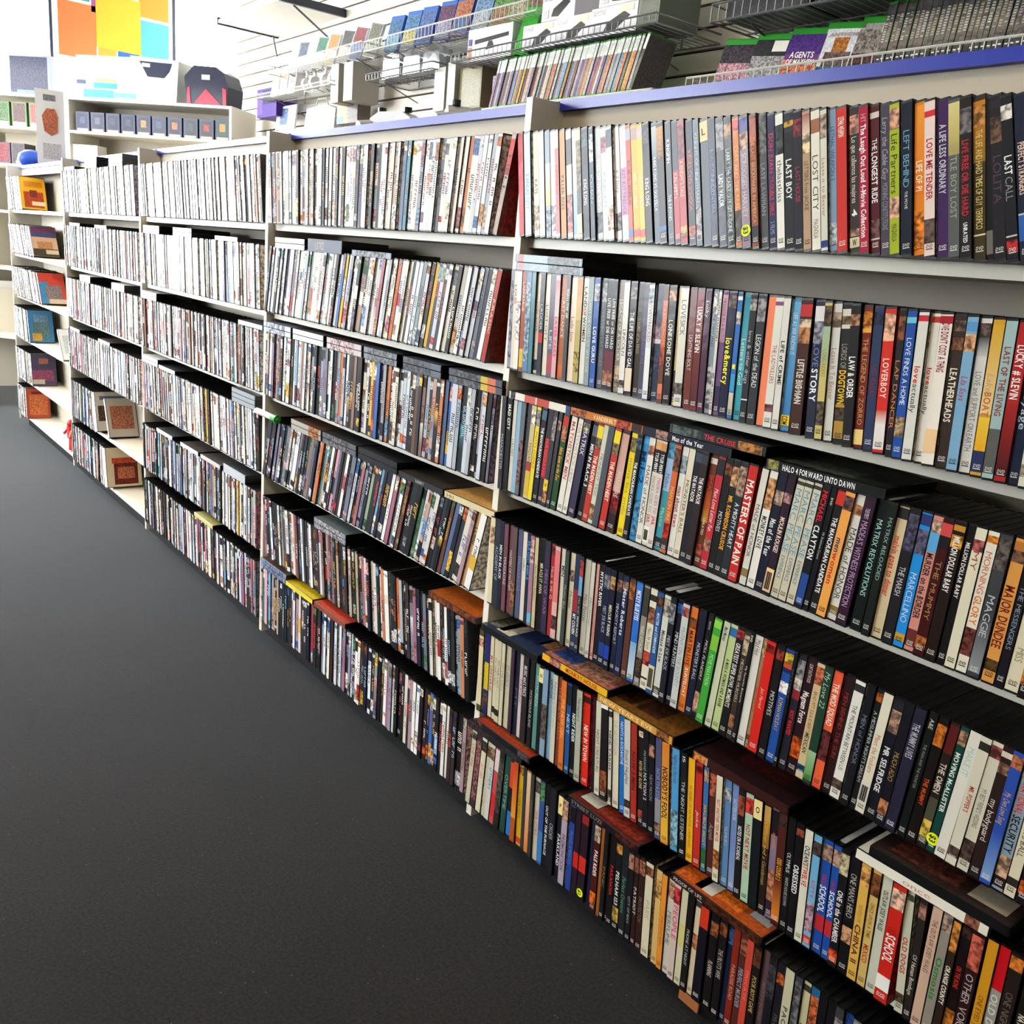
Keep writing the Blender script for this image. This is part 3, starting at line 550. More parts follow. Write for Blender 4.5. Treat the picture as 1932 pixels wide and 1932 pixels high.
-4177 21 143 d4ceba b4-10:2a2822 T38-58:a82c28:MR._POPPER'S:50 p86-94:5a4a44
-4029 16 148 d2ccb8 p3-12:8a4a48 t36-66:5a564a:MY_BEST_FRIEND'S_WEDDING:50 p76-92:4a3c38
-3877 10 138 2a1c1a b4-8:d8ccb8 p12-20:8a6a58 t40-72:e0d8d0:my_bodyguard:66
-3735 6 142 2a4ca4 p3-12:a86a4c i30-54:c8a878:My_Own_Love_Song:66 g60-97:2a4ca4:7a9ccc
-3589 6 146 8aa0b0 p3-16:b8b0a0 T20-42:d02c24:NATIONAL:66 T43-72:1c1c2a:SECURITY:72 p74-90:c8a88c b90-98:2a1c1c
-3440 6 136 d8d0b4 t30-70:3c3830:MONSTER'S_BALL:60 b86-92:2c2824
-3299 6 142 17141c p84-94:b85c28
''',
r'''
-14275 -32 168 d4c69c b0-7:4a4228 b93-100:4a4228 p10-20:b88878 n
-14076 -32 158 20286c b36-70:c8b02c p75-90:5a4a4a n
-13900 -32 131 cfc5a4 T24-68:a8342c:MY_UNIVERSE n
-13764 -32 130 cbc1a2 t24-58:6a6458:MY_FAIR_LADY p84-92:2c2c2a n
-13630 -32 148 c6bd9e t24-58:6a6458:MY_FAIR_LADY p84-92:2c2c2a n
-13478 -32 127 c9c0a4 t24-58:7a7468:MY_FAIR_LADY n
-13347 -32 162 c4bc9f t24-50:7a7468:MY_LEGACY n
-13161 -31 124 3a2c3c n
-13033 -31 141 1e2238 t44-70:5a6488:MY n
-12888 -31 139 c8b8b0 t30-60:a85c6c:Murder n
-12745 -31 181 2a2428 T10-46:d8d0d0:MUSIC_and_LYRICS n
-12516 -31 135 1c181a t34-78:b8b4a8:MYSTERIOUS_ISLAND n
-12377 -33 150 5a8c84 t14-50:a8ccc4:MYSTIC_PIZZA n
-12222 -35 132 15181c k2-18:e8d898:N n
-12086 -38 163 7c98b0 p40-80:5a5450 n
-11918 -40 128 7ca0b8 T8-30:26303c:NORTH_STAR n
-11786 -42 143 c8c4b0 t8-30:6a7a88:Nanny i30-60:b8a098:Diaries n
-11638 -45 125 7c3820 t10-70:b86a44:THE_NEW_MAN n
-11509 -47 155 d0702c t20-66:f0b070:THE_NEW_GIRL
-11349 -49 138 24508c T34-56:a8d0e8:NEXT b2-24:1c2430
-11207 -52 155 121216 T30-62:e4e4e4:NIGHT_RIDER
-11035 -55 164 a8aa98 i8-34:5a6058:Newport
-10866 -58 199 d82810 b3-10:3a1814 T34-74:f2dcd0:NEW_IN_TOWN
-10595 -65 114 28161c n
-10476 -69 141 ccc6b0 t30-76:4a463c:NIGHT_CREATURE
-10330 -73 187 1c1518 p70-94:8a5030 k0-4:f0f0ee
-10085 -81 94 c8c4b4 b2-8:2c2824 T22-64:1e1c1e:NINE_YARDS:66 p84-97:6a5a4c
-9986 -84 165 d8d0b4 t8-46:b8a890:THE_NOTEBOOK
-9790 -90 132 1f64ac t6-50:d0e0f0:NIGHTS_in_RODANTHE:66
-9652 -90 157 c4c2b8 i30-66:2c2c2a:Stuart_Hughes:60 p82-90:3a3230
-9489 -89 155 9c2c20 T28-68:5a1410:NOW_3_MEN
-9328 -88 127 1e1818 p4-10:d8ccb8 T34-62:c8ac68:NEVER_DIE_ALONE:66 p84-92:a04c3c
-9196 -88 138 141418 t20-40:98a0a8:national T42-70:b8bcc0:NATION_2:60
-9052 -87 136 161418 p10-22:a87c6c t40-66:8a8c94:NEW_MOON:56
-8910 -86 147 4c5074 t30-60:8a94bc:NORTHLESS:66 b60-84:8c8c98 p84-96:8a6a5c
-8758 -86 178 d88830 g2-97:d07a2c:e0b03c T24-76:1c1814:NOBODY'S_FOOL:76
-8533 -83 170 4c94c4 t6-34:2c4c7c:Nights_in_Heaven p60-97:7aacc4
-8325 -81 139 141618 t2-8:e8e8e8:15:50 t26-84:b8bcb4:THE_NIGHT_LISTENER:62
-8181 -79 149 e8ac20 t26-86:8a6010:20_YEARS_OF_NATIONAL_LAMPOON:40
-8027 -77 158 b82c24 p3-10:8a2420 i46-62:f0d0c8:Jackie:40
-7863 -75 110 3a6aa0 p3-14:a89080 T36-76:d8a42c:MALIBU'S_MOST:60 b78-97:2c5c34
-7748 -74 154 4a2420 p3-24:a85a44 i50-66:98908c:Angels
-7589 -72 129 d8cfb4 T22-62:b8402c:NOT_ANOTHER_TEEN_MOVIE:60 p70-88:c8844c
-7455 -71 149 5c86b4 p8-20:a8bccc t44-62:a8bcd0:NUMB3RS:50
-7300 -70 136 6c84b4 t14-34:c0ccdc:NOTEBOOK:60 g60-97:6c84b4:8c9cbc
-7159 -69 134 1a181a p6-24:8a4430 T34-66:dce0dc:NOTES_ON_A_SCANDAL:64
-7020 -68 153 a8c4a8 p4-18:c03c38 T28-70:b82c24:NOT_NEXT_MOVIE:60
-6861 -67 161 13191c k1-18:e8d490:O n
-6695 -63 128 2a1c14 b2-16:c89c58 g16-40:c88c2c:8a5c20 i16-46:d8b060:Officer_and i48-74:b89c60:a_Gentleman
-6563 -60 126 7c6a80 b2-24:1c1618 t22-36:d87c40:AN_OFFICER:50 p56-84:b0785c b84-97:2c2438
-6432 -57 154 4a2018 p3-12:3a2a28 T40-60:d8a42c:ODD_COUPLE_2:60 g60-97:5a2418:d87c28
-6273 -53 132 131214 t30-48:d8d8d4:OLYMPUS:60 t52-78:b8b8b4:WHITE_HOUSE_DOWN:50
-6136 -50 140 141114 p4-10:8a4434 T36-62:e8e8e4:OBSESSED:74
-5992 -47 138 d8d4c0 T14-32:2a2a28:OCEAN'S:70 T32-50:c02824:TWELVE:70
-5850 -45 135 6ca8cc p6-18:4a3c3c t40-56:d03c48:KITTY:50 p60-86:a88ca0 b90-97:c83c30
-5710 -44 161 1f4ca0 p4-18:a88c7c T30-40:a82c48:OLD:56 T40-64:e8ecee:SCHOOL:74 b66-80:b82c34
-5545 -42 122 1f4ca0 p4-18:a88c7c T30-40:a82c48:OLD:56 T40-64:e8ecee:SCHOOL:74 b66-80:b82c34
-5419 -41 147 17151a p2-20:b8b494 T34-80:ece8e4:ONE_in_the_CHAMBER:66 p86-97:c84c1c
-5267 -40 161 151214 t14-52:b8b4ac:ONE_MAN'S_HERO:66 p60-74:b88c6c
-5102 -38 150 d4a84c p3-18:c89858 t34-50:a87c2c:ONCE_UPON_A_TIME:44 T52-86:5c2c18:CHINA_II:66
-4947 -33 131 d0b068 p3-22:7a4a2c T28-58:8c6424:ONCE_UPON_A_TIME:50 T64-80:b02c24:MEXICO:66
-4813 -28 145 c2c4b0 T12-46:2c3434:OUTLAW_JOSEY_WALES:56
-4663 -23 200 c42418 p4-20:d8b8a4 T36-42:a01c14:OLD T42-66:f2e8e0:SCHOOL:76 k78-90:ecebe6
-4372 -61 129 cacbb4 p3-8:7a8a70 T38-68:c02824:OLD_DOGS:62 p84-92:5a4c3c
-4238 -39 110 28211e p4-16:a0786c t46-80:dcd4c4:Of_Human_Bondage:66
-4124 -19 142 c8a690 t10-54:5c3830:THE_OUTLAW_JOSEY_WALES:56
-3978 -18 132 8c8478 p2-14:a89484 T36-72:2c7c3c:Osmosis:70
-3842 -18 104 2c2018 p2-26:c8883c T38-70:ece4d0:ORANGE_COUNTY:74
-3734 -18 133 1a0f10 p2-10:3c2c2a T34-52:c83024:ON_THE_BONE:56 p70-94:b8742c
-3597 -18 163 2a1114 p3-30:b85c4c t34-86:b8a8a8:OTHER_VOICES:70
-3409 -18 138 c88c1c t44-80:6c4410:ONE_EYED_JACKS:54
-3267 -18 135 c0141c b2-34:c4141c b34-97:9a968c T38-80:d8d4cc:OLD_DOGS:74
-3128 -18 167 211815 p2-12:c8742c t30-60:6a5c50:ONE_NIGHT:60
-2931 -18 142 18140f T40-80:dcd8cc:NATIONAL_SECURITY:66
''',
r'''
-14337 26 163 c2bca4 p3-12:5a5448 t18-50:a85c54:ONE_FINE n
-14149 23 171 3c2c34 p10-90:8a5c5c n
-13944 19 179 cfc9ae p4-18:3a3632 t34-54:c04c34:OUT_COLD n
-13721 15 116 bcb49a p6-20:6a4c3c n
-13601 13 159 c8c8c0 p4-20:8a7460 T30-60:4c8cb0:OTHERS n
-13423 10 152 b8484c b2-30:d8c4c0 b60-90:c02830 n
-13267 7 174 22241f p10-80:4a4c44 n
-13055 3 181 22443c t24-70:78a898:OVERTIME n
-12828 -14 145 1c1c20 b4-36:c8402c b66-97:2c70b0 n
-12679 -26 161 a8501c g4-70:b83c20:d8902c n
-12495 -40 159 d0a01c p2-12:a87c1c t30-66:8a5c10:OUTSIDE_MAN b90-97:c8442c n
-12331 -40 104 34383a n
-12223 -39 156 c8782c g2-97:d8bc98:d0782c n
-12063 -38 119 3c3a38 t30-70:6a6862:OPEN_HOUSE n
-11940 -38 152 c4bcaa p4-18:5a5450 t40-70:b0484c:OUR_STORY n
-11783 -37 155 2c4c8c p2-24:4a7c54 b60-97:3c78b0 n
-11611 -36 131 16161a T24-84:dcdcd4:OUT_OF_THE_FURNACE n
-11476 -35 191 1c1c22 t40-60:98a0a4:ORDER n
-11225 -34 144 14171b k1-22:e8d48c:P T46-84:dcdcd6:PARKLAND n
-11077 -33 173 a89cac p2-24:b89078 T40-84:6c4c6c:PREMONITION n
-10867 -32 155 24408c p2-20:1c1c22 t30-70:5c7cb8:PROUD_AMERICAN n
-10707 -31 153 281824 b50-68:c0281c n
-10550 -30 200 281824 b2-12:8a2024 b50-68:c42c20 o92
-10257 -29 87 1c1c38 n
-10166 -30 166 44140f p2-20:b8a890 T30-60:e8e0d8:PALE_RIDER p78-92:c8641c
-9971 -34 85 8a5428 n
-9882 -35 113 1a1514 t40-64:8a8058:PANIC
-9764 -38 69 181a1c b0-100:20201f
-9691 -39 140 151114 T32-66:b8281c:PARANOIA
-9547 -42 161 14141a p4-14:b88440 T34-72:dcdcd8:PELHAM_123:60 p74-90:b8a04c
-9362 -46 164 1c2022 i34-74:5c9878:Perfect_Creature:66
-9194 -49 134 17161a p4-20:a87c68 T50-80:8c8e8c:CITY_OF_MAN:50
-9056 -52 118 2a1815 p4-20:7a4c3c T36-66:ccc8c4:PATRIOT:66
-8933 -51 144 301a18 p3-18:a86c54 t42-70:7a5c58:PROTECTOR:66
-8785 -50 185 cfc6a8 p4-14:8a5a44 t40-60:a89c84:PARIS
-8546 -47 139 cca868 p10-30:b88c50
-8403 -46 124 d8882c t44-76:8a5014:PACIFIC_INN:40
-8274 -42 135 c6c2b2 p3-20:b88c74 t34-70:6a6c68:PERFUME:74
-8135 -39 146 c8b4aa p3-20:b8343c T22-58:d05c74:PEOPLE:80
-7984 -36 144 c8c2a2 b36-60:c8c078
-7836 -33 130 191816 t36-74:b8b4ac:PHONE_AT_NIGHT:54
-7702 -30 116 d4c4a4 b2-8:3a3a38 p36-52:b87c60
-7582 -30 180 14121c b3-24:c8341c
-7357 -30 167 171213 p10-24:8a5430 T50-66:b8b0a4:PLANNING:60
-7159 -30 155 151113 p4-16:7a4424 t30-60:b8b0a8:THE_PILOT'S_WIFE:66
-7000 -30 106 152038 p4-20:3a5a8c
-6890 -30 136 7c2414 t36-72:c89c84:PARADISE_ROAD:60
-6750 -30 143 4c241c p4-20:8a5440 T34-74:8c98a8:PERFECT_MURDER:66
-6603 -30 131 c04434 t30-60:d87c64:PRIVATE:50
-6468 -30 147 1a1411 p3-20:5a3020 t30-66:c8a868:POOR_BOY'S_GAME:62
-6317 -30 126 5c4448 t30-70:7c6468:PRETTY_IN_PINK
-6187 -30 151 1b1a1f p8-40:3c3c44
-6032 -30 139 1c1a1f p10-20:b85c2c t50-70:5c5a60:PROM
-5889 -30 161 c0bc9c T36-76:3a4450:PACIFICA:56
-5705 -30 124 3a3c44 p5-90:6a6c74
-5576 -30 131 c8c298 b3-9:3a3a30 T40-72:4c5058:Pictures:66
-5442 -30 145 1f608c p8-40:b8643c
-5293 -30 134 131215 n
-5155 -30 139 141316 n
-5012 -30 136 3a363a p10-40:8a868a
-4872 -30 133 1c3c84 p2-10:2c4c94
-4734 -30 138 6c6e72 p2-30:8a8c90
-4592 -30 142 17161a n
''']
INDIV = [-1.2779, -1.2279, -1.1957, -1.1493, -1.1113, -1.0676]
LYING = [
(2, 0, -14142, 145, '9fb8c8 t22-48:dce4ea:LADY_CHEST p50-98:6a7684 b2-12:c89aa0', '101114', 0, None, 'pale blue dvd case lying flat, lower of two on the second row'),
(2, 1, -14180, 145, 'a8c0cc t22-48:dce4ea:LADY_CHEST p50-98:626c7a b2-12:c08a90', '101114', 0, None, 'pale blue dvd case lying flat, upper of two on the second row'),
(3, 0, -14102, 150, 'e4dfd2 b26-44:c85c50 b46-66:c04c40 p2-10:4a4a50 b92-99:3a4a7c', '2a1f1c', 0.3, None, 'cream dvd case with red blocks lying flat on the third row'),
(3, 0, -12282, 150, 'c87428 p2-24:b86c3c T34-66:f0d8a0:VANDERBILT p66-84:a84424 b86-99:3a2020', '241714', 0.4, None, 'orange dvd case lying flat on the third row'),
(3, 0, -10428, 150, '161b28 p16-30:9a7a6c T36-72:e8e8ec:Man_of_the_Year', '121318', 0.2, None, 'dark navy dvd case with white title lying flat on the third row'),
(3, 1, -9819, 150, '20252a p2-34:4a5a5c T38-72:c83830:THE_CRUISE p74-98:a8743c', '16171a', 0.3, None, 'charcoal dvd case with red title lying on a navy one, third row'),
(3, 0, -7877, 152, '101214 p0-10:8a8a50 T14-78:f0f0ee:HALO_4_FORWARD_UNTO_DAWN:66', '1a201c', 0.9, [(0.05, 0.5, 0.1, 0.7, '4a5450', 0.9), (0.55, 0.9, 0.3, 0.8, '2a3430', 0.8)], 'glossy black dvd case with white title lying flat on the third row'),
(5, 0, -14305, 150, '111213', '2c3a5c', 0.5, [(0.1, 0.9, 0.02, 0.3, '8a9088', 0.7), (0.05, 0.6, 0.2, 0.45, 'd8d0b8', 0.4), (0.25, 0.95, 0.3, 0.8, '24345c', 0.5), (0.3, 0.6, 0.75, 0.98, 'c88c64', 0.6)], 'black dvd case with blue cover picture lying flat on the fifth row'),
(5, 1, -12291, 150, 'e4b01c p12-30:b87868 T38-86:c02c1c:MONKEY_HOUSE:70', 'b06a58', 0.6, [(0.1, 0.6, 0.05, 0.4, '3a5a9c', 0.7), (0.1, 0.9, 0.4, 0.9, 'b88c74', 0.8)], 'yellow dvd case with red title lying flat on the fifth row'),
(5, 0, -10669, 150, "c8943c t4-76:f0dca8:NEW_YEAR'S_EVE p80-96:8a5a2c", '7a5020', 0.5, [(0.15, 0.9, 0.1, 0.35, '3a2418', 0.9), (0.15, 0.9, 0.4, 0.7, '4a2a1c', 0.9)], 'golden dvd case with pale title lying flat on the fifth row'),
(5, 0, -8353, 150, '3a1614 p0-14:c87c3c b14-16:c89c80', '241012', 0.5, [(0.3, 0.9, 0.3, 0.8, '4a1814', 0.7)], 'dark red dvd case lying flat on the fifth row'),
(5, 0, -5350, 155, 'e6e2d2 t38-60:d0907c:once p84-94:8a5c48', 'd8d4c6', 0.1, None, 'white dvd case with faint red title lying flat on the fifth row'),
(5, 1, -5152, 150, '131214', '2c1c18', 0.6, [(0.1, 0.9, 0.1, 0.6, '5a3028', 0.9), (0.1, 0.6, 0.68, 0.95, 'a09888', 0.1)], 'black dvd case with grey label lying on a white one, fifth row'),
(6, 0, -14390, 150, '211c24 p2-40:3a2c34 p60-95:2a2c34', '1a1416', 0.3, None, 'dark dvd case lying flat, lower of two on the bottom row'),
(6, 1, -14148, 145, '141314 p2-12:5a3a34 p80-98:4a4c50', 'a83c24', 0.3, [(0.1, 0.9, 0.05, 0.5, 'c8502c', 0.5), (0.1, 0.9, 0.5, 0.85, 'b8642c', 0.6)], 'black dvd case with fiery cover lying flat, upper of two on bottom row'),
(6, 0, -11036, 150, '1a1112 t4-50:8a8a88:STREET_LUZI p70-98:4a1c18', '6a2014', 0.5, [(0.1, 0.75, 0.08, 0.34, 'd4d0c4', 0.15), (0.05, 0.9, 0.36, 0.95, '8a2c1c', 0.7)], 'dark red dvd case with white label lying flat on the bottom row'),
(6, 0, -8351, 150, '2a1610 t2-36:d8d4cc:PROOF_OF_LIFE:50 p40-98:4a2414', 'b8541c', 0.4, [(0.05, 0.8, 0.02, 0.3, 'd8641c', 0.5), (0.05, 0.6, 0.22, 0.42, 'd8d6cc', 0.1), (0.1, 0.9, 0.44, 0.7, 'e0741c', 0.5), (0.2, 0.7, 0.76, 0.96, 'cfd2d0', 0.1)], 'brown dvd case with fiery orange cover lying flat on the bottom row')]
FARLYING = [
(1, 2, 0, -25349, 145, 'eceae8 n', 'e0e0e0'),
(1, 2, 1, -25356, 145, 'eceae8 n', 'e0e0e0'),
(1, 2, 0, -23246, 330, '5a6478 t20-50:b8b090:JUSTICE n', '20242c'),
(1, 2, 0, -20802, 145, '8a98a8 p10-90:7a8898 n', '14161c'),
(1, 3, 0, -26068, 145, 'c0c8d8 p10-80:a8b4cc n', '6a7080'),
(1, 3, 1, -26074, 145, 'c0c8d8 p10-80:a8b4cc n', '6a7080'),
(1, 3, 0, -24059, 145, 'e4e4e6 n', '3a3c40'),
(1, 3, 1, -24068, 145, 'e4e4e6 n', '3a3c40'),
(1, 3, 0, -21987, 145, 'c8bcc0 p10-80:b8a8b0 n', '3a2c2c'),
(1, 3, 1, -21998, 145, 'c8bcc0 p10-80:b8a8b0 n', '3a2c2c'),
(1, 3, 0, -19990, 145, '7c8494 p10-80:6c7484 n', '2a2c30'),
(1, 3, 1, -20004, 145, '7c8494 p10-80:6c7484 n', '2a2c30'),
(1, 3, 0, -18443, 145, '5c6474 p10-80:4c5464 n', '24262c'),
(1, 3, 1, -18459, 145, '5c6474 p10-80:4c5464 n', '24262c'),
(1, 3, 0, -16226, 145, '4c5260 p10-60:5c6270 b62-75:c8b040 b75-90:d07050 n', '202228'),
(1, 3, 1, -16245, 145, '4c5260 p10-60:5c6270 b62-75:c8b040 b75-90:d07050 n', '202228'),
(1, 4, 0, -24026, 145, 'a8a49c p60-95:a8703c n', '4a3020'),
(1, 4, 1, -24035, 145, 'a8a49c p60-95:a8703c n', '4a3020'),
(1, 4, 0, -22053, 145, '5c5e68 p10-80:6c6e78 n', '24262a'),
(1, 4, 1, -22064, 145, '5c5e68 p10-80:6c6e78 n', '24262a'),
(1, 4, 0, -20039, 150, '17181c n', '121216'),
(1, 4, 1, -20052, 150, '17181c n', '121216'),
(1, 4, 0, -18060, 150, '2a2c30 t40-60:b8b8b8:HARRY n', '3a3430'),
(1, 4, 0, -16106, 150, 'd8cca0 t5-20:8a5a38:HH n', 'c89c58'),
(1, 5, 0, -22395, 145, '8a8c98 p10-90:9a9ca8 n', '5a6468'),
(1, 5, 1, -22405, 145, '8a8c98 p10-90:9a9ca8 n', '5a6468'),
(1, 5, 0, -16461, 145, '5a2c14 p5-95:7a3c18 n', 'a85418'),
(1, 6, 0, -25993, 145, '7c8cb0 p10-90:6c7ca0 n', '4a3430'),
(1, 6, 1, -25999, 145, '7c8cb0 p10-90:6c7ca0 n', '4a3430'),
(1, 6, 0, -24208, 145, 'e0cc30 n', 'd8bc20'),
(1, 6, 0, -22239, 145, '8a4434 n', 'c8442c'),
(2, 2, 0, -37517, 145, 'e8e8ea n', 'c0c4c8'),
(2, 2, 1, -37507, 145, 'e8e8ea n', 'c0c4c8'),
(2, 2, 0, -34087, 145, 'e4e6ea n', '20222c'),
(2, 2, 1, -34082, 145, 'e4e6ea n', '20222c'),
(2, 2, 0, -30025, 145, 'e4e6ea n', '14161c'),
(2, 3, 0, -37943, 145, 'e6e6e8 n', 'c8c8cc'),
(2, 3, 1, -37933, 145, 'e6e6e8 n', 'c8c8cc'),
(2, 3, 0, -28025, 145, 'd8dade n', '3a3c44'),
(2, 4, 0, -37897, 145, 'e4e4e4 n', 'd8d8d8'),
(2, 4, 1, -37887, 145, 'e4e4e4 n', 'd8d8d8'),
(2, 4, 0, -35905, 145, 'e0e0e0 n', '20222a'),
(2, 4, 0, -28506, 145, '9aa0a8 n', '15161a'),
(2, 4, 1, -28509, 145, '9aa0a8 n', '15161a'),
(2, 4, 2, -28511, 145, '9aa0a8 n', '15161a'),
(2, 5, 0, -36284, 145, 'dcdcde n', '3a3c40'),
(2, 5, 0, -33496, 145, 'd4d4d8 n', '4a4440'),
(2, 5, 0, -31382, 145, 'c8c0bc n', '4a4642'),
(2, 5, 0, -29216, 300, 'b8bcc4 n', '2a2c34'),
(2, 6, 0, -32058, 145, 'c8c070 n', 'a8a060'),
(3, 1, 0, -49569, 145, 'e8eaec n', 'd8dce0'),
(3, 1, 0, -45783, 145, 'eceef0 n', 'e0e2e6'),
(3, 1, 1, -45762, 145, 'eceef0 n', 'e0e2e6'),
(3, 1, 2, -45741, 145, 'eceef0 n', 'e0e2e6'),
(3, 1, 0, -41987, 145, 'eceef0 n', 'e0e2e6'),
(3, 1, 1, -41971, 145, 'eceef0 n', 'e0e2e6'),
(3, 1, 2, -41956, 145, 'eceef0 n', 'e0e2e6'),
(3, 2, 0, -48960, 145, 'e8eaec n', '14182c'),
(3, 2, 0, -44511, 145, 'eceef0 n', '14182c'),
(3, 3, 0, -47439, 145, 'e8eaee n', 'dcdfe4'),
(3, 3, 1, -47416, 145, 'e8eaee n', 'dcdfe4'),
(3, 3, 0, -42101, 145, 'e8eaee n', 'dcdfe4'),
(3, 3, 1, -42086, 145, 'e8eaee n', 'dcdfe4'),
(3, 4, 0, -49668, 145, 'e8eaec n', '2a2a30'),
(3, 4, 0, -44498, 145, 'e4e6ea n', '3a3030')]
# ================================================================ the room
XW, XE, YS, YN, ZC = -8.0, 2.4, -5.0, 1.62, 3.2     # window wall, right end, wall behind the camera, slat wall, ceiling
def rect(x0, x1, y0, y1, z0, z1, mat, name):
    m = MB(); m.box(x0, x1, y0, y1, z0, z1); return structure(name, m, mat)
rect(XW-.3, XE+.1, YS-.1, 3.4, -.1, 0, M_CARPET, 'floor')
rect(XW-.3, XE+.1, YS-.1, 3.4, ZC, ZC+.1, M_CEIL, 'ceiling')
rect(XE, XE+.1, YS-.1, 3.4, 0, ZC, M_FARWALL, 'wall_right')
fw_ = MB()
for q in [(XW-.3, XE+.1, YS-.12, YS, 0, .75), (XW-.3, XE+.1, YS-.12, YS, 3.08, ZC), (XW-.3, -7.9, YS-.12, YS, .75, 3.08), (-5.0, XE+.1, YS-.12, YS, .75, 3.08)]: fw_.box(*q)
structure('wall_front', fw_, M_FARWALL)
rect(XW-.3, -7.0, 3.3, 3.4, 0, ZC, M_WALL, 'wall_alcove')
# slat wall: a dark backing board carrying cream planks with open grooves between them
wb = MB(); wb.box(-6.95, XE, YN, YN+.06, 0, ZC, mat=0); wb.box(-6.95, -6.93, YN+.06, 3.3, 0, ZC, mat=1)
wall_back = structure('wall_back', wb, [M_GROOVE, M_WALL])
PIT = .0762
sl = MB(); sl.prism([(-6.95, .0), (XE, .0), (XE, PIT-.010), (-6.95, PIT-.010)], YN-.018, YN)
slat0 = sl.build('slat', M_SLAT, wall_back)
zs = [1.9975+.005+PIT*k for k in range(-12, 15)]
for i, z in enumerate(zs):
    o = slat0 if i == 0 else slat0.copy()
    if i: COL.objects.link(o); o.parent = wall_back
    o.location = (0, 0, z)
m = MB(); m.box(-6.95, XE, YN-.018, YN, 0, zs[0]-.01); m.build('lower_panel', M_SLAT, wall_back)
# window walls: sill wall, head, pier, mullions and panes
ww = MB(); ww.box(XW-.12, XW, YS, 3.3, 0, .75); ww.box(XW-.12, XW, YS, 3.3, 3.08, ZC); ww.box(XW-.12, XW, YS, -2.1, .75, 3.08)
structure('wall_window', ww, M_WALL)
def window(n, a, b, side):
    t = .05; R_ = Matrix.Identity(4) if not side else Matrix.Translation((0, YS, 0)) @ Matrix.Rotation(math.radians(90), 4, 'Z') @ Matrix.Translation((-XW, 0, 0))
    fr = MB()
    if side: a, b = -b, -a
    fr.box(XW-.1, XW-.03, a, a+t, .75, 3.08, M=R_); fr.box(XW-.1, XW-.03, b-t, b, .75, 3.08, M=R_)
    fr.box(XW-.1, XW-.03, a+t, b-t, .75, .75+t, M=R_); fr.box(XW-.1, XW-.03, a+t, b-t, 3.08-t, 3.08, M=R_)
    f = structure('window_%d' % n, fr, M_FRAME)
    p = MB(); p.add([(XW-.065, a+t, .75+t), (XW-.065, b-t, .75+t), (XW-.065, b-t, 3.08-t), (XW-.065, a+t, 3.08-t)], [(0, 1, 2, 3)], M=R_)
    p.build('pane', M_GLASS, f)
for n, (a, b, s_) in enumerate([(-2.1, -.3, 0), (-.3, 1.5, 0), (1.5, 3.3, 0), (-7.9, -6.45, 1), (-6.45, -5.0, 1)]): window(n+1, a, b, s_)  # last two are unseen, assumed from reflections and added to light the spines
# street outside the glass
g = MB(); g.box(-40, XW-.14, -30, 30, -.25, -.12); g.box(XW-.14, 20, -40, YS-.14, -.25, -.12); g.build('pavement', plain('pavement', 'b8b4ac', .9))['kind'] = 'structure'
# fluorescent ceiling fittings
M_TUBE = emitter('fluorescent_diffuser', (1.0, .85, .64), CEIL_LAMP)
for i, (x, y, where) in enumerate([(-5.6, -1.4, 'near the shop window'), (-3.2, -1.4, 'over the middle of the aisle'), (-.8, -1.8, 'above the nearest shelves'), (1.4, -3.4, 'in the corner behind the viewer')]):
    e = empty('ceiling_light', 'white fluorescent ceiling panel ' + where, 'ceiling light', (x, y, ZC), group='ceiling panels of the shop')
    a = MB(); a.box(-.62, .62, -.16, -.14, -.06, 0); a.box(-.62, .62, .14, .16, -.06, 0); a.box(-.62, -.6, -.14, .14, -.06, 0); a.box(.6, .62, -.14, .14, -.06, 0)
    a.build('frame', M_FRAME, e)
    a = MB(); a.box(-.6, .6, -.14, .14, -.045, -.01); a.build('diffuser', M_TUBE, e)

# ================================================================ shelving run
UX = [-.2646, -1.4462, -2.6278, -3.8333, -5.0524, -6.42]      # left faces of the uprights, from the viewer's end
TU = .0185
ZB = [1.2998, 1.0492, .8032, .5536, .2998, .067]               # undersides of the shelf boards
ZT = [z+.018 for z in ZB]
BAYN = ['nearest bay', 'second bay from the viewer', 'third bay from the viewer', 'fourth bay from the viewer', 'farthest bay by the window']
def bay(k, xl, xr, label):
    e = empty('shelving_unit', label, 'shelf unit', (xl, 0, 0), group='white shelf bays along the aisle')
    w_ = xr-xl
    a = MB(); a.box(0, TU, 0, .30, .045, 1.567); a.build('upright', M_MELA, e)
    for i, z in enumerate(ZB):
        a = MB(); a.box(TU, w_, .02, .29, z, z+.018); a.build('shelf_board', M_MELA, e)
    a = MB(); a.box(TU, w_, .175, .185, .085, 1.553); a.build('back_panel', M_BACK, e)
    a = MB(); a.box(0, w_, .05, .07, 0, .0445); a.box(TU, w_, .05, .07, .0445, .067); a.build('kick_board', M_KICK, e)
    a = MB(); a.box(TU, w_, .078, .09, 1.516, 1.553); a.build('fascia', M_BACK, e)
    a = MB(); a.box(TU, w_, .066, .30, 1.5535, 1.5712); a.build('top_board', M_BLUE, e)
    return e
units = []
units.append(bay(0, UX[0], .92, 'white shelf bay with blue top board at the viewer, beyond the right edge'))
for k in range(5):
    units.append(bay(k+1, UX[k+1], UX[k], 'white shelf bay with blue top board, ' + BAYN[k]))
a = MB(); a.box(.92-UX[0], .92-UX[0]+TU, 0, .3, .045, 1.567); a.build('upright', M_MELA, units[0])
a = MB(); a.box(.62, .665, .045, .06, .0, .035); a.build('levelling_block', M_ORANGE, units[1])

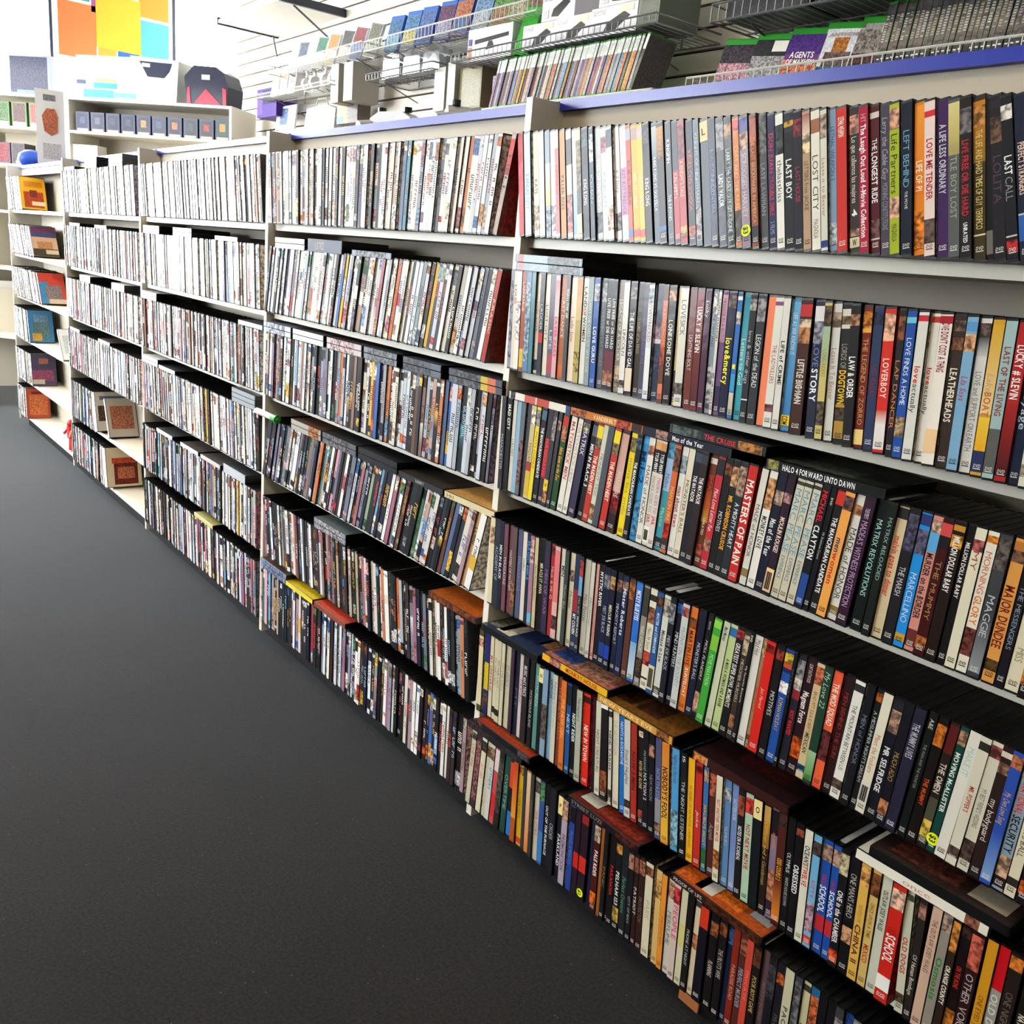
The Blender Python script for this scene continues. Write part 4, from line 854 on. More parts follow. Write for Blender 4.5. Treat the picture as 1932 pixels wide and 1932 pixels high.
# ================================================================ dvd cases
H, D = .19, .135
def paint(items, bg):
    """turn bands into a list of (v0, v1, colour top, colour bottom), v from the top in 0..1"""
    cut = {0.0, 1.0}
    for it in items:
        cut.add(it[0]); cut.add(it[1])
    cut = sorted(c for c in cut if 0 <= c <= 1); out = []
    for a, b in zip(cut, cut[1:]):
        mid = (a+b)/2; c0 = c1 = bg
        for it in items:
            if it[0] <= mid <= it[1]:
                p, q = it[2], it[3]
                f = lambda t: tuple(p[i]+(q[i]-p[i])*t for i in range(4))
                c0 = f((a-it[0])/(it[1]-it[0])); c1 = f((b-it[0])/(it[1]-it[0]))
        out.append((a, b, c0, c1))
    return out
def shell(mb, w, M=None, mat=0, h=H, d=D):
    c = .0007
    P = [(c, 0), (w-c, 0), (w, .0012), (w, d), (0, d), (0, .0012)]
    n = 6; k = .0024
    mb.add([(x, y, 0) for x, y in P]+[(x, y, h) for x, y in P],
           [tuple(range(n))[::-1]]+[(i, (i+1) % n, n+(i+1) % n, n+i) for i in range(n)], (.01, .01, .012, 0), mat, M)
    T = [(0, h), (.0016, h), (k, h-.0014), (w-k, h-.0014), (w-.0016, h), (w, h)]      # rim, recessed middle, rim
    mb.add([(x, .0004, z) for x, z in T]+[(x, d, z) for x, z in T], [(i, i+1, 7+i, 6+i) for i in range(5)], (.01, .01, .012, 0), mat, M)
def sleeve(mb, w, bands, cover, M=None, mat=0, h=H, d=D, z0=.003):
    a, b = .0006, w-.0006
    zt, L = h-z0, h-2*z0
    for v0, v1, c0, c1 in bands:
        t, u = zt-L*v0, zt-L*v1
        mb.quad([(a, -.0003, u), (b, -.0003, u), (b, -.0003, t), (a, -.0003, t)], [c1, c1, c0, c0], mat, M)
    e = .00012
    mb.add([(-e, .0022, z0), (-e, d-.003, z0), (-e, d-.003, zt), (-e, .0022, zt)], [(3, 2, 1, 0)], cover, mat, M)
    mb.add([(w+e, .0022, z0), (w+e, d-.003, z0), (w+e, d-.003, zt), (w+e, .0022, zt)], [(0, 1, 2, 3)], cover, mat, M)
def spine_text(mb, w, text, v0, v1, col, hh, bold, ital, M=None, mat=0, xo=0.0, y=-.00055):
    zt, L = H-.003, H-.006
    hgt = hh*(w-.002)
    x = w/2-hgt/2+xo
    lettering(mb, text, (x, y, zt-L*v0), (0, 0, -1), (1, 0, 0), L*(v1-v0), hgt, col, mat, bold, .22 if ital else 0, M)
def parse(rest):
    tok = rest.split(); d = dict(bg=tok[0], bands=[], text=[], stick=[], dvd=True, w=None)
    for t in tok[1:]:
        k = t[0]
        if k == 'n' and len(t) == 1: d['dvd'] = False; continue
        if k == 'w': d['w'] = float(t[1:])/1000; continue
        if k == 'o': d['stick'].append(('o', float(t[1:])/100)); continue
        f = t[1:].split(':'); a, b = (float(q)/100 for q in f[0].split('-'))
        if k == 'b': d['bands'].append((a, b, C(f[1]), C(f[1])))
        elif k == 'g': d['bands'].append((a, b, C(f[1]), C(f[2])))
        elif k == 'p': d['bands'].append((a, b, C(f[1], .95), C(f[1], .95)))
        elif k == 'k': d['stick'].append(('k', a, b, f[1], f[2] if len(f) > 2 else ''))
        elif k in 'tTi':
            hh = .62
            if len(f) > 3 and f[-1].isdigit(): hh = float(f[-1])/100; f = f[:-1]
            d['text'].append((':'.join(f[2:]).replace('_', ' '), a, b, f[1], hh, k == 'T', k == 'i'))
    return d
def stickers(mb, w, st, M=None, mat=0):
    zt, L = H-.003, H-.006
    for s_ in st:
        if s_[0] == 'o':
            cz = zt-L*s_[1]; r = .0085; n = 20; cx = w/2
            mb.add([(cx+r*math.cos(2*math.pi*i/n), -.0012, cz+r*math.sin(2*math.pi*i/n)) for i in range(n)]
                   + [(cx+r*math.cos(2*math.pi*i/n), -.0006, cz+r*math.sin(2*math.pi*i/n)) for i in range(n)],
                   [tuple(range(n))]+[(i, n+i, n+(i+1) % n, (i+1) % n) for i in range(n)], C('e4f21c'), mat, M)
            lettering(mb, '$3', (cx-.0042, -.00135, cz+.0055), (0, 0, -1), (1, 0, 0), .011, .0085, C('2a2c10'), mat, True, 0, M)
        else:
            _, a, b, c, tx = s_
            mb.box(.0004, w-.0004, -.0011, -.0004, zt-L*b, zt-L*a, C(c), mat, M)
            if tx == 'III':
                for q in range(9):
                    x = .002+q*(w-.005)/9
                    mb.box(x, x+(.0009 if q % 3 else .0004), -.0013, -.0011, zt-L*(b-.02), zt-L*(a+.03), C('2c2824'), mat, M)
            elif tx:
                hgt = min((w-.003)*.8, L*(b-a)*.7)
                if len(tx) > 1: lettering(mb, tx, (w/2-hgt/2, -.0013, zt-L*a-.001), (0, 0, -1), (1, 0, 0), L*(b-a)-.002, hgt, C('181818'), mat, True, 0, M)
                else: lettering(mb, tx, (w/2-hgt*.35, -.0013, (zt-L*a+zt-L*b)/2-hgt/2), (1, 0, 0), (0, 0, 1), hgt*.75, hgt, C('181818'), mat, True, 0, M)
def logo(mb, w, col, M=None, mat=0):
    z = H*.065
    lettering(mb, 'DVD', (w*.2, -.0005, z), (1, .0, 0), (0, 0, 1), w*.6, .0042, col, mat, True, .25, M)
    mb.box(w*.2, w*.8, -.00045, -.0004, z-.0022, z-.0010, col, mat, M)
def lum(c): return .2126*c[0]+.7152*c[1]+.0722*c[2]

def fill(w, d, cover, mS, mP, mT, mK, ma=(0, 0, 0, 0), M=None):
    """mT: one mesh for all lettering, or a list that receives (name, mesh) for each line"""
    parts = isinstance(mT, list)
    def line(nm):
        if not parts: return mT
        q = MB(); mT.append((nm, q)); return q
    shell(mS, w, M, ma[0])
    sleeve(mP, w, paint(d['bands'], C(d['bg'])), cover, M, ma[1])
    for tx, a, b, c, hh, bo, it in d['text']: spine_text(line('title'), w, tx, a, b, C(c), hh, bo, it, M, ma[2])
    if d['dvd']:
        bl = [q for q in paint(d['bands'], C(d['bg'])) if q[0] <= .93 <= q[1]]
        base = bl[0][2] if bl else C(d['bg'])
        logo(line('disc_logo'), w, C('2c2a28') if lum(base) > .25 else C('d0d0ca'), M, ma[2])
    if d['stick']: stickers(mK, w, d['stick'], M, ma[3])
def case_matrix(x, y, z, w, lean):
    a = math.radians(lean)
    return Matrix.Translation((x, y, z+max(0, w*math.sin(a)))) @ Matrix.Rotation(a, 4, 'Y')

NAMES = {'white': 'eeece8', 'cream': 'dcd4ba', 'grey': '88888a', 'charcoal': '3c3c40', 'black': '151416', 'red': 'c02824', 'crimson': 'a81838', 'maroon': '4a1418', 'pink': 'd898a0',
 'orange': 'd8802c', 'coral': 'f0865c', 'gold': 'c89a28', 'yellow': 'e8cc20', 'tan': 'c0a078', 'brown': '5c3826', 'olive': '7a7030', 'lime': 'a3b41c', 'green': '2c7c34', 'dark-green': '1f3c2c', 'mint': 'a8c4a8',
 'teal': '4a8c8c', 'sky-blue': '7aaed0', 'blue': '2c5cb4', 'navy': '1a2240', 'slate': '5c6878', 'lavender': '9a94b4', 'purple': '40204c', 'plum': '3a2434', 'pale-blue': 'c8d8e6', 'mauve': '8a6470'}
NL = {k: np.array(lin(v))**.4 for k, v in NAMES.items()}
def cname(h):
    c = np.array(lin(h))**.4
    return min(NL, key=lambda k: float(((NL[k]-c)**2).sum()))
def ordinal(n):
    return '%d%s' % (n, 'th' if 10 <= n % 100 <= 20 else {1: 'st', 2: 'nd', 3: 'rd'}.get(n % 10, 'th'))
SHN = ['top shelf', 'second shelf', 'third shelf', 'fourth shelf', 'fifth shelf', 'bottom shelf']

ST = MB()                       # every further case of the far bays, joined: too many to be things of their own
rnd = random.Random(11)
labels = set(); records = []
YD = [-.003, -.012, -.006, -.012, -.010, -.016]
for r in range(6):
    L = [l.split(' ', 3) for l in ROWDATA[r].strip().split('\n')]
    dd = [parse(l[3]) for l in L]
    for i, l in enumerate(L):
        x, lean, w = float(l[0])/1e4, float(l[1])/10, float(l[2])/1e4
        d = dd[i]
        y = YD[r]+rnd.uniform(-.0025, .0025)
        M = case_matrix(x, y, ZT[r], w, lean)
        cover = C(d['bg'], .9)
        if l[0].startswith('-1') and x < INDIV[r]:
            fill(w, d, cover, ST, ST, ST, ST, (0, 1, 1, 1), M); continue
        mS, mP, mT, mK = MB(), MB(), [], MB()
        fill(w, d, cover, mS, mP, mT, mK)
        o = mS.build('dvd_case', M_SHELL); o.matrix_world = M
        sp = mP.build('spine_sleeve', M_SLEEVE, o)
        for nm, q in mT: q.build(nm, M_SLEEVE, sp)
        if mK.f: mK.build('sticker', M_CARD, o)
        if r >= 2 and rnd.random() < .09:
            q = MB(); u = rnd.uniform(.004, .03); q.box(.0012, w-.0012, u, u+rnd.uniform(.05, .09), H-.0012, H+.0003, C(rnd.choice(['b8bab8', '9a9c9c', 'd0d0cc']))); q.build('top_label', M_CARD, o)
        c = cname(d['bg']); lc = cname(dd[i-1]['bg']) if i else 'upright'; rc = cname(dd[i+1]['bg']) if i+1 < len(dd) else 'another'
        tc = cname(d['text'][0][3]) if d['text'] else None
        a1 = '%s dvd case%s between %s and %s ones, %s of nearest bay' % (c, ' with %s title' % tc if tc else '', lc, rc, SHN[r])
        if d['stick'] and d['stick'][0][0] == 'o': a1 = '%s dvd case with round yellow price sticker, %s of nearest bay' % (c, SHN[r])
        elif d['stick'] and d['stick'][0][-1] in ('L', 'N', 'O', 'P', 'W', 'COM'): a1 = '%s dvd case with yellow %s sticker, %s of nearest bay' % (c, d['stick'][0][-1], SHN[r])
        a2 = '%s dvd case%s, %s from left upright, %s of nearest bay' % (c, ' with %s title' % tc if tc else '', ordinal(i+1), SHN[r])
        records.append((o, a1, a2))
from collections import Counter
cnt = Counter(q[1] for q in records)
for o, a1, a2 in records:
    tag(o, a1 if cnt[a1] == 1 else a2, 'dvd case', 'dvd cases standing in the nearest bay')

# cases lying flat on top of the rows of the nearest bay
def lying(name, x, y, z, w, spec, cover, label=None, mat=None, art=None):
    d = parse(spec); d['dvd'] = False
    M = Matrix.Translation((x, y, z)) @ Matrix.Rotation(math.radians(-90), 4, 'Y') @ Matrix.Translation((0, 0, -H))
    if label is None:
        fill(w, d, cover, ST, ST, ST, ST, (0, 1, 1, 1), M); return
    mS, mP, mT, mK, mA = MB(), MB(), [], MB(), MB()
    fill(w, d, cover, mS, mP, mT, mK)
    for (u0, u1, v0, v1, c, mo) in (art or []):          # patches of the cover picture: u from the spine, v from the top
        mA.add([(w+.0003, .003+u0*.128, H-.003-v1*.184), (w+.0003, .003+u1*.128, H-.003-v1*.184), (w+.0003, .003+u1*.128, H-.003-v0*.184), (w+.0003, .003+u0*.128, H-.003-v0*.184)], [(0, 1, 2, 3)], C(c, mo))
    o = mS.build('dvd_case', M_SHELL); o.matrix_world = M
    sp = mP.build('spine_sleeve', M_SLEEVE, o)
    for nm, q in mT: q.build(nm, M_SLEEVE, sp)
    if mK.f: mK.build('sticker', M_CARD, o)
    if mA.f: mA.build('cover_picture', M_SLEEVE, o)
    tag(o, label, 'dvd case', 'dvd cases lying flat on the rows of the nearest bay')
ZL = [z+.1895 for z in ZT]
for (r, lv, xm, w, spec, cov, mot, art, label) in LYING:
    lying('dvd_case', xm/1e4, YD[r-1]-.004, ZL[r-1]+lv*.0152, w/1e4, spec, C(cov, mot), label, art=art)

# ---------------------------------------------------------------- the far bays
PALW = ['eceae6', 'e6e2d6', 'dfe6ec', 'd8d4c4', 'f0eeee', 'cfd8e0', 'd9d2c8', 'c8ccd4']
PALD = ['15161b', '1c2236', '232327', '2c2a2e', '1d1a1c', '2a3038', '3a2a2c', '1a2a2c']
PALC = ['b8302c', 'c86a30', '3a6ab0', '7aa4cc', 'd8b040', '6a3a4c', '4a7a5c', 'a86a78', '5c5a7c', '8a5a3a', 'c89a68', '4a8a9c', 'd8a0a8', '8c90a8', '6a4638', '9aa890']
PALC_ = PALC
def scribble(mb, w, v0, v1, col, hh, M):
    zt, L = H-.003, H-.006; n = max(3, int((v1-v0)*L/.0085)); st = L*(v1-v0)/n; hgt = hh*(w-.002); x0 = w/2-hgt/2
    for i in range(n):
        if rnd.random() < .12: continue
        z = zt-L*v0-i*st
        y = -.0005; t = st*.22
        q = rnd.random()
        def r_(xa, xb, za, zb): mb.add([(xa, y, zb), (xb, y, zb), (xb, y, za), (xa, y, za)], [(0, 1, 2, 3)], col, 1, M)
        r_(x0, x0+hgt, z, z-t)
        if q < .6: r_(x0, x0+hgt, z-st*.55, z-st*.55-t)
        if q < .35 or q > .7: r_(x0+hgt*.75, x0+hgt, z-t, z-st*.75)
        elif q > .3: r_(x0, x0+hgt*.22, z-t, z-st*.75)
PALM = ['a88a90', '8c8ca0', 'b0a498', '9c9aa8', 'c0b8b0', '7c7488', '8a6a60', 'a8b0b8', '6c7484', 'b89c8c', 'a0687c', '58688c', 'c47c54', '88949c']
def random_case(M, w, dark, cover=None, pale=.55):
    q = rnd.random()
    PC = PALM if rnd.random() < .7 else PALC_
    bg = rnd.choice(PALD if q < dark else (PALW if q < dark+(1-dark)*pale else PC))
    b = []; dk = lum(lin(bg)) < .1
    pk = PALC+PALD+PALW if pale < .65 else PALW+PALW+PALM+PALC
    if rnd.random() < .6: a = rnd.uniform(.02, .05); e = a+rnd.uniform(.04, .2); c = rnd.choice(pk); b.append((a, e, C(c, .9), C(c, .9)))
    if rnd.random() < .5: e = rnd.uniform(.9, .97); a = e-rnd.uniform(.05, .28); c = rnd.choice(pk); b.append((a, e, C(c, .9), C(c, .9)))
    if rnd.random() < .25: a = rnd.uniform(.3, .6); c = rnd.choice(pk); b.append((a, a+rnd.uniform(.1, .3), C(c), C(rnd.choice([c, bg]))))
    shell(ST, w, M, 0); sleeve(ST, w, paint(b, C(bg)), cover or C(bg, .9), M, 1)
    fg = C(rnd.choice(['f0eeea', 'e8e4d8', 'd8b050', 'd05048', '9ac0d8']) if dk else rnd.choice(['2a2a2c', '3a3a40', 'a83030', '3a5a90', '6a5a40']))
    if rnd.random() < .85:
        a = rnd.uniform(.18, .45); scribble(ST, w, a, min(.92, a+rnd.uniform(.2, .45)), fg, rnd.uniform(.4, .75), M)
LEAN = {1: [1.5, 11, 2, 14, -9, -1.5], 2: [-9, -5, -4, -6, -2, -4], 3: [-8, -3, -1.5, -2, 0, -2], 4: [-20, -32, -30, -14, -8, -3], -1: [-4, 0, 2, -2, 0, -3]}
PALE = {1: [.72, .7, .5, .42, .45, .45], 2: [.85, .85, .8, .7, .55, .5], 3: [.92, .9, .9, .85, .7, .6], 4: [.9]*6, -1: [.5]*6}  # paler towards the window: its glare wash is put into the case colours
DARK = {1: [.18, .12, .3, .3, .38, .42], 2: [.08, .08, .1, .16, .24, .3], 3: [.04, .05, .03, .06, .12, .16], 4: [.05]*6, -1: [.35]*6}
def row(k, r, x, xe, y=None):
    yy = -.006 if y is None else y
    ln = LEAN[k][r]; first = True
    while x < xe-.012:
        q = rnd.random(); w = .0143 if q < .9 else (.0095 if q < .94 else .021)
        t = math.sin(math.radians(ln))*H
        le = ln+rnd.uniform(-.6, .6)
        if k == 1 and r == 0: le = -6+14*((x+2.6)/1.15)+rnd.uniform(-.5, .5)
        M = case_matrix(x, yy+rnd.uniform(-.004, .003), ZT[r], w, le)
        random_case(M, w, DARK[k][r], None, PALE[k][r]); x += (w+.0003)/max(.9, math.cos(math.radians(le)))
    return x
def clear_from(k, r, xl, xr, share=1.0):
    ln = math.sin(math.radians(LEAN[k][r]))*H
    a = xl+TU+.002+max(0, -ln); b = xr-.004-max(0, ln)
    return a, a+(b-a)*share
ENDX = [-6.0, -5.755, -5.61, -5.97, -5.96, -6.17]; END4 = {4: -4.56, 5: -4.40}
for k in (1, 2, 3):
    for r in range(6):
        a, b = clear_from(k, r, UX[k+1], UX[k])
        if k == 3 and r in END4: b = END4[r]-.012
        if (k, r) == (1, 0): a, b = UX[2]+.04, UX[1]-.07
        if (k, r) == (1, 1): b -= .015
        row(k, r, a, b)
# the last cases of the second bay lean so that their covers show
M = case_matrix(UX[1]-.066, -.006, ZT[0], .0145, 12); d0 = parse('b8a8a0 b4-40:c83030 t20-60:2c2c2c:HELL n')
fill(.0145, d0, C('7a1c18', .8), ST, ST, ST, ST, (0, 1, 1, 1), M)
M = case_matrix(UX[1]-.062, -.014, ZT[1], .0145, 11); d0 = parse('a82c24 t30-70:e8c890:JURASSIC n')
fill(.0145, d0, C('6a2018', .6), ST, ST, ST, ST, (0, 1, 1, 1), M)
for r in range(6):
    a, b = clear_from(4, r, UX[5], UX[4]); row(4, r, a, ENDX[r]-.0125)
    # shelves beyond the right edge of the picture
    xs = [float(l.split()[0])/1e4 for l in ROWDATA[r].strip().split('\n')]
    row(-1, r, max(xs)+.02, UX[0]-.005-.012); a, b = clear_from(-1, r, UX[0], .92); row(-1, r, a+.005, b)
for (k, r, lv, xm, w, spec, cov) in FARLYING:
    lying('x', xm/1e4, -.010, ZL[r-1]+lv*.0152-(.005 if k == 1 and r in (2, 4) else 0), w/1e4, spec, C(cov, .3))
o = ST.build('dvd_rows', [M_SHELL, M_SLEEVE])
tag(o, 'rows of further dvd cases packed on the shelves of the far bays', 'dvd cases', kind='stuff')

# last cases of the sparse shelves: their covers face down the aisle
def cover_out(x, r, y, lean, base, art, label, w=.0145, h=H, wd=D, spine='e8eaec'):
    mS, mP, mA = MB(), MB(), MB()
    shell(mS, w, None, 0, h, wd)
    sleeve(mP, w, [(0, 1, C(spine), C(spine))], C(base), None, 0, h, wd)
    for i, (u0, u1, v0, v1, c, mo) in enumerate(art):
        e_ = w+.0004+.00015*i
        mA.add([(e_, .004+u0*(wd-.008), .004+(h-.008)*(1-v1)), (e_, .004+u1*(wd-.008), .004+(h-.008)*(1-v1)), (e_, .004+u1*(wd-.008), .004+(h-.008)*(1-v0)), (e_, .004+u0*(wd-.008), .004+(h-.008)*(1-v0))], [(0, 1, 2, 3)], C(c, mo))
    o = mS.build('dvd_case', M_SHELL); o.matrix_world = case_matrix(x, y, ZT[r], w, lean)
    mP.build('sleeve', M_CARD, o); mA.build('cover_picture', M_CARD, o)
    tag(o, label, 'dvd case', 'dvd cases showing their covers on the sparse far shelves'); return o
for r, (base, art, label) in enumerate([
    ('e8b02c', [(.1, .9, .45, .95, 'b8502c', .4), (.15, .9, .12, .3, 'd88a20', .2), (.4, .95, .75, .88, 'ecd8b8', 0), (.35, .65, .4, .62, '8a3a34', .3)], 'yellow dvd case with red picture showing its cover, top shelf by the window'),
    ('c8a890', [(0, 1, 0, .35, '4a4a78', .2), (0, 1, .06, .14, '8a3048', 0), (.2, .8, .5, .75, 'b8845c', .4), (0, 1, .75, 1, '4a4038', .4), (.5, 1, .78, .92, 'd0c0a8', 0)], 'dusk-coloured dvd case leaning far over, second shelf by the window'),
    ('c8483c', [(0, .35, .3, 1, '3a90c8', .2), (.2, .85, .4, .9, '8a8088', .5), (.3, 1, .85, 1, 'd8c0b0', .1)], 'red and blue dvd case leaning over, third shelf by the window'),
    ('3c7cb0', [(.2, .8, .12, .36, '6a90b0', .4), (.15, .85, .36, .9, '5c7c84', .5), (.1, .5, .72, .96, 'c8a048', .3)], 'blue dvd case with yellow corner showing its cover, fourth shelf by the window'),
    ('4a4460', [(.3, .7, .12, .3, 'a86a58', .3), (0, .9, .5, .85, '8a4868', .4), (0, .5, .8, .95, 'c8b8a8', .1)], 'dusky purple dvd case showing its cover, fifth shelf by the window'),
    ('b85038', [(.1, .9, .2, .9, 'd87848', .5), (.2, .8, .1, .2, '8a2c28', .3)], 'orange-red dvd case showing its cover, bottom shelf by the window')]):
    cover_out(ENDX[r], r, -.006, LEAN[4][r], base, art, label)
cover_out(-5.16, 3, -.006, -38, 'e4e8ec', [(.1, .9, .2, .8, 'c8d0d8', .2)], 'white dvd case leaning alone at the right, fourth shelf by the window')
cover_out(END4[4], 4, -.01, -14, 'e2dcd0', [(.12, .9, .1, .2, '6a7898', 0), (.05, .95, .35, .75, '6a5040', .8)], 'cream boxed set with group photo on the fifth shelf, fourth bay', w=.05, h=.19, wd=.16)
cover_out(END4[4]+.16, 4, .01, -22, 'b0a8a0', [(.1, .9, .2, .8, 'a86a54', .6)], 'grey boxed set with portrait leaning beside a cream boxed set', w=.02, spine='d8d4d0')
cover_out(END4[5], 5, -.012, -10, 'd8c8a8', [(.2, .9, .3, .95, '6a2018', .6), (.15, .95, .26, .4, 'c04830', .4), (.3, .8, .5, .8, 'b86848', .7)], 'cream boxed set with dark red picture on the bottom shelf, fourth bay', w=.045, wd=.16)
B4 = UX[4]
# small red toy on the lowest shelf by the window
e = empty('toy_figure', 'small red plastic toy figure on the bottom shelf by the window', 'toy', (B4-.16, .03, ZT[5]))
RED = plain('red_toy_plastic', 'c02428', .35)
a = MB(); a.prism([(-.022, .07), (.022, .07), (.03, .13), (-.03, .13)], -.015, .015); a.build('torso', RED, e)
a = MB(); a.lathe([(0, .13), (.016, .135), (.02, .15), (.014, .168), (0, .172)], 10); a.build('head', RED, e, True)
for s_ in (-1, 1):
    a = MB(); a.rod((s_*.012, 0, .07), (s_*.026, 0, .0), .009, n=7); a.build('leg', RED, e)
    a = MB(); a.rod((s_*.028, 0, .125), (s_*.065, -.02, .085), .007, n=7); a.build('arm', RED, e)
# white roll with a green cap lying on the fourth row of the second bay
e = empty('toy_wand', 'white plastic tube with green tip lying on the fourth row, second bay', 'toy', (UX[2]+.005, -.02, ZL[3]-.004))
a = MB(); a.rod((0, 0, .012), (.12, 0, .012), .0095, n=12); a.build('tube', plain('white_toy_plastic', 'eef2ee', .3), e)
a = MB(); a.rod((.12, 0, .012), (.15, 0, .012), .012, n=10); a.rod((.15, 0, .012), (.158, 0, .012), .006, n=8); a.build('green_tip', plain('green_toy_plastic', '2c9c20', .3), e)
# ================================================================ slat wall goods
def wire_shelf(x0, x1, yf, z, lip, label, mat=None, step=.03):
    e = empty('wire_shelf', label, 'wire shelf', (x0, yf, z), group='wire shelves hooked on the slat wall')
    W_, Dp = x1-x0, YN-.018-yf; mt = mat or M_WIRE
    a = MB()
    for p, q in [((0, 0, 0), (W_, 0, 0)), ((0, 0, lip), (W_, 0, lip)), ((0, Dp*.5, 0), (W_, Dp*.5, 0)), ((0, Dp-.01, 0), (W_, Dp-.01, 0)), ((0, 0, lip), (0, Dp-.01, lip)), ((W_, 0, lip), (W_, Dp-.01, lip)), ((0, 0, 0), (0, Dp-.01, 0)), ((W_, 0, 0), (W_, Dp-.01, 0))]:
        a.rod(p, q, .0035)
    a.build('frame', mt, e)
    a = MB(); n = int(W_/step)
    for i in range(n+1):
        x = W_*i/n; a.rod((x, Dp-.01, 0), (x, 0, 0), .0016, n=4); a.rod((x, 0, 0), (x, 0, lip), .0016, n=4)
    a.build('cross_wires', mt, e)
    for s_ in (.15, .85):
        a = MB(); a.rod((W_*s_, Dp-.012, 0), (W_*s_, Dp-.012, .07), .004); a.rod((W_*s_, Dp-.012, .07), (W_*s_, Dp+.004, .06), .004); a.rod((W_*s_, Dp*.2, -.004), (W_*s_, Dp-.012, -.07), .003); a.build('hook', M_STEEL, e)
    return e
wire_shelf(-5.66, -4.5, 1.30, 2.235, .045, 'long wire shelf of pale game cases, left end of the slat wall')
wire_shelf(-4.48, -3.10, 1.30, 2.228, .045, 'long wire shelf of blue game cases high on the slat wall')
wire_shelf(-5.90, -4.90, 1.33, 2.12, .02, 'short wire shelf of headphones, left end of the slat wall')
wire_shelf(-4.50, -3.88, 1.33, 2.10, .03, 'wire shelf with bagged accessories beside two white boxes', M_STEEL)
wire_shelf(-3.62, -2.40, 1.26, 2.085, .03, 'wire shelf of white adapter boxes on the slat wall', M_STEEL)
wire_shelf(-3.42, -2.42, 1.30, 1.885, .004, 'wire rack under the leaning row of game cases')
wire_shelf(-2.15, -1.45, 1.25, 2.05, .05, 'dark filled wire basket high on the right of slat wall', M_STEEL)
wire_shelf(-2.22, -.95, 1.25, 1.865, .03, 'white wire rack under the cover-out green game cases')

def game_case(name, x, y, z, w, h, lean, mat, bands, cover, label, group, txt=None, back=4):
    mS, mP = MB(), MB()
    shell(mS, w, None, 0, h, .135); sleeve(mP, w, bands, cover, None, 0, h, .135, .006)
    if txt:
        for a, b, c in txt:
            L = h-.012; n = int((b-a)*L/.006); hg = (w-.004)*.75
            for i in range(n):
                if rnd.random() < .15: continue
                zt = h-.006-L*a-i*L*(b-a)/n
                mP.add([(w/2-hg/2, -.0005, zt-.0035), (w/2+hg/2, -.0005, zt-.0035), (w/2+hg/2, -.0005, zt), (w/2-hg/2, -.0005, zt)], [(0, 1, 2, 3)], C(c))
    o = mS.build(name, mat); a = math.radians(lean)
    o.matrix_world = Matrix.Translation((x, y, z+max(0, w*math.sin(a)))) @ Matrix.Rotation(-math.radians(back), 4, 'X') @ Matrix.Rotation(a, 4, 'Y')
    mP.build('spine_sleeve', M_SLEEVE, o)
    return tag(o, label, 'game case', group)
x = -3.385; n = 0
cols = ['a8acb0', 'c0c4c8', 'c47c5c', '9a9ca4', '6a6c74', 'a8a8ac', '8a5a4a', '9a6a9a', '70507c', 'a0a4b0', '6a9ab8', 'c0a040', 'd0a888', 'd07858', '6a5a5c', '8a8488', '7c6c74', 'b88a5c', '74464c', '84849c']
while x < -2.555:
    n += 1; c = cols[(n*7) % len(cols)] if n % 3 else cols[(n*3) % len(cols)]
    game_case('game_case', x, 1.31+rnd.uniform(-.004, .004), 1.892, .0145, .19, 12+2*(x+3.38), M_GREEN, [(0, .27, C('dfe2dc'), C('d4dad0')), (.27, 1, C(c, .35), C(c, .35))], C(c, .5),
              'game case with %s spine, %s from left in the leaning row' % (cname(c), ordinal(n)), 'leaning row of white-topped game cases', [(.05, .22, 'b4bab4')]); x += .0152
game_case('game_case', x+.012, 1.30, 1.892, .0145, .19, 17, M_GREEN, [(0, .27, C('e6e8e2'), C('e6e8e2')), (.27, 1, C('4a4648'), C('4a4648'))], C('565052', .5), 'last game case of the leaning row, showing its grey back cover', 'leaning row of white-topped game cases')
x = -1.60; n = 0
while x < -1.0:
    n += 1; c = ['26242a', '1c1a1e', '2c2a30', '242022', '30282c'][n % 5]
    game_case('game_case', x, 1.33+rnd.uniform(-.003, .003), 1.875, .0142, .172, 3, M_GREEN, [(0, 1, C(c), C(c))], C(c, .8),
              'black game case in green plastic, %s from left in the upright right row' % ordinal(n), 'upright row of black-spined game cases', [(.18, .62, ['8a8a88', 'a0a09c', '7c7c7c', '8c8668'][n % 4]), (.86, .9, 'e8e8e8')]); x += .0146
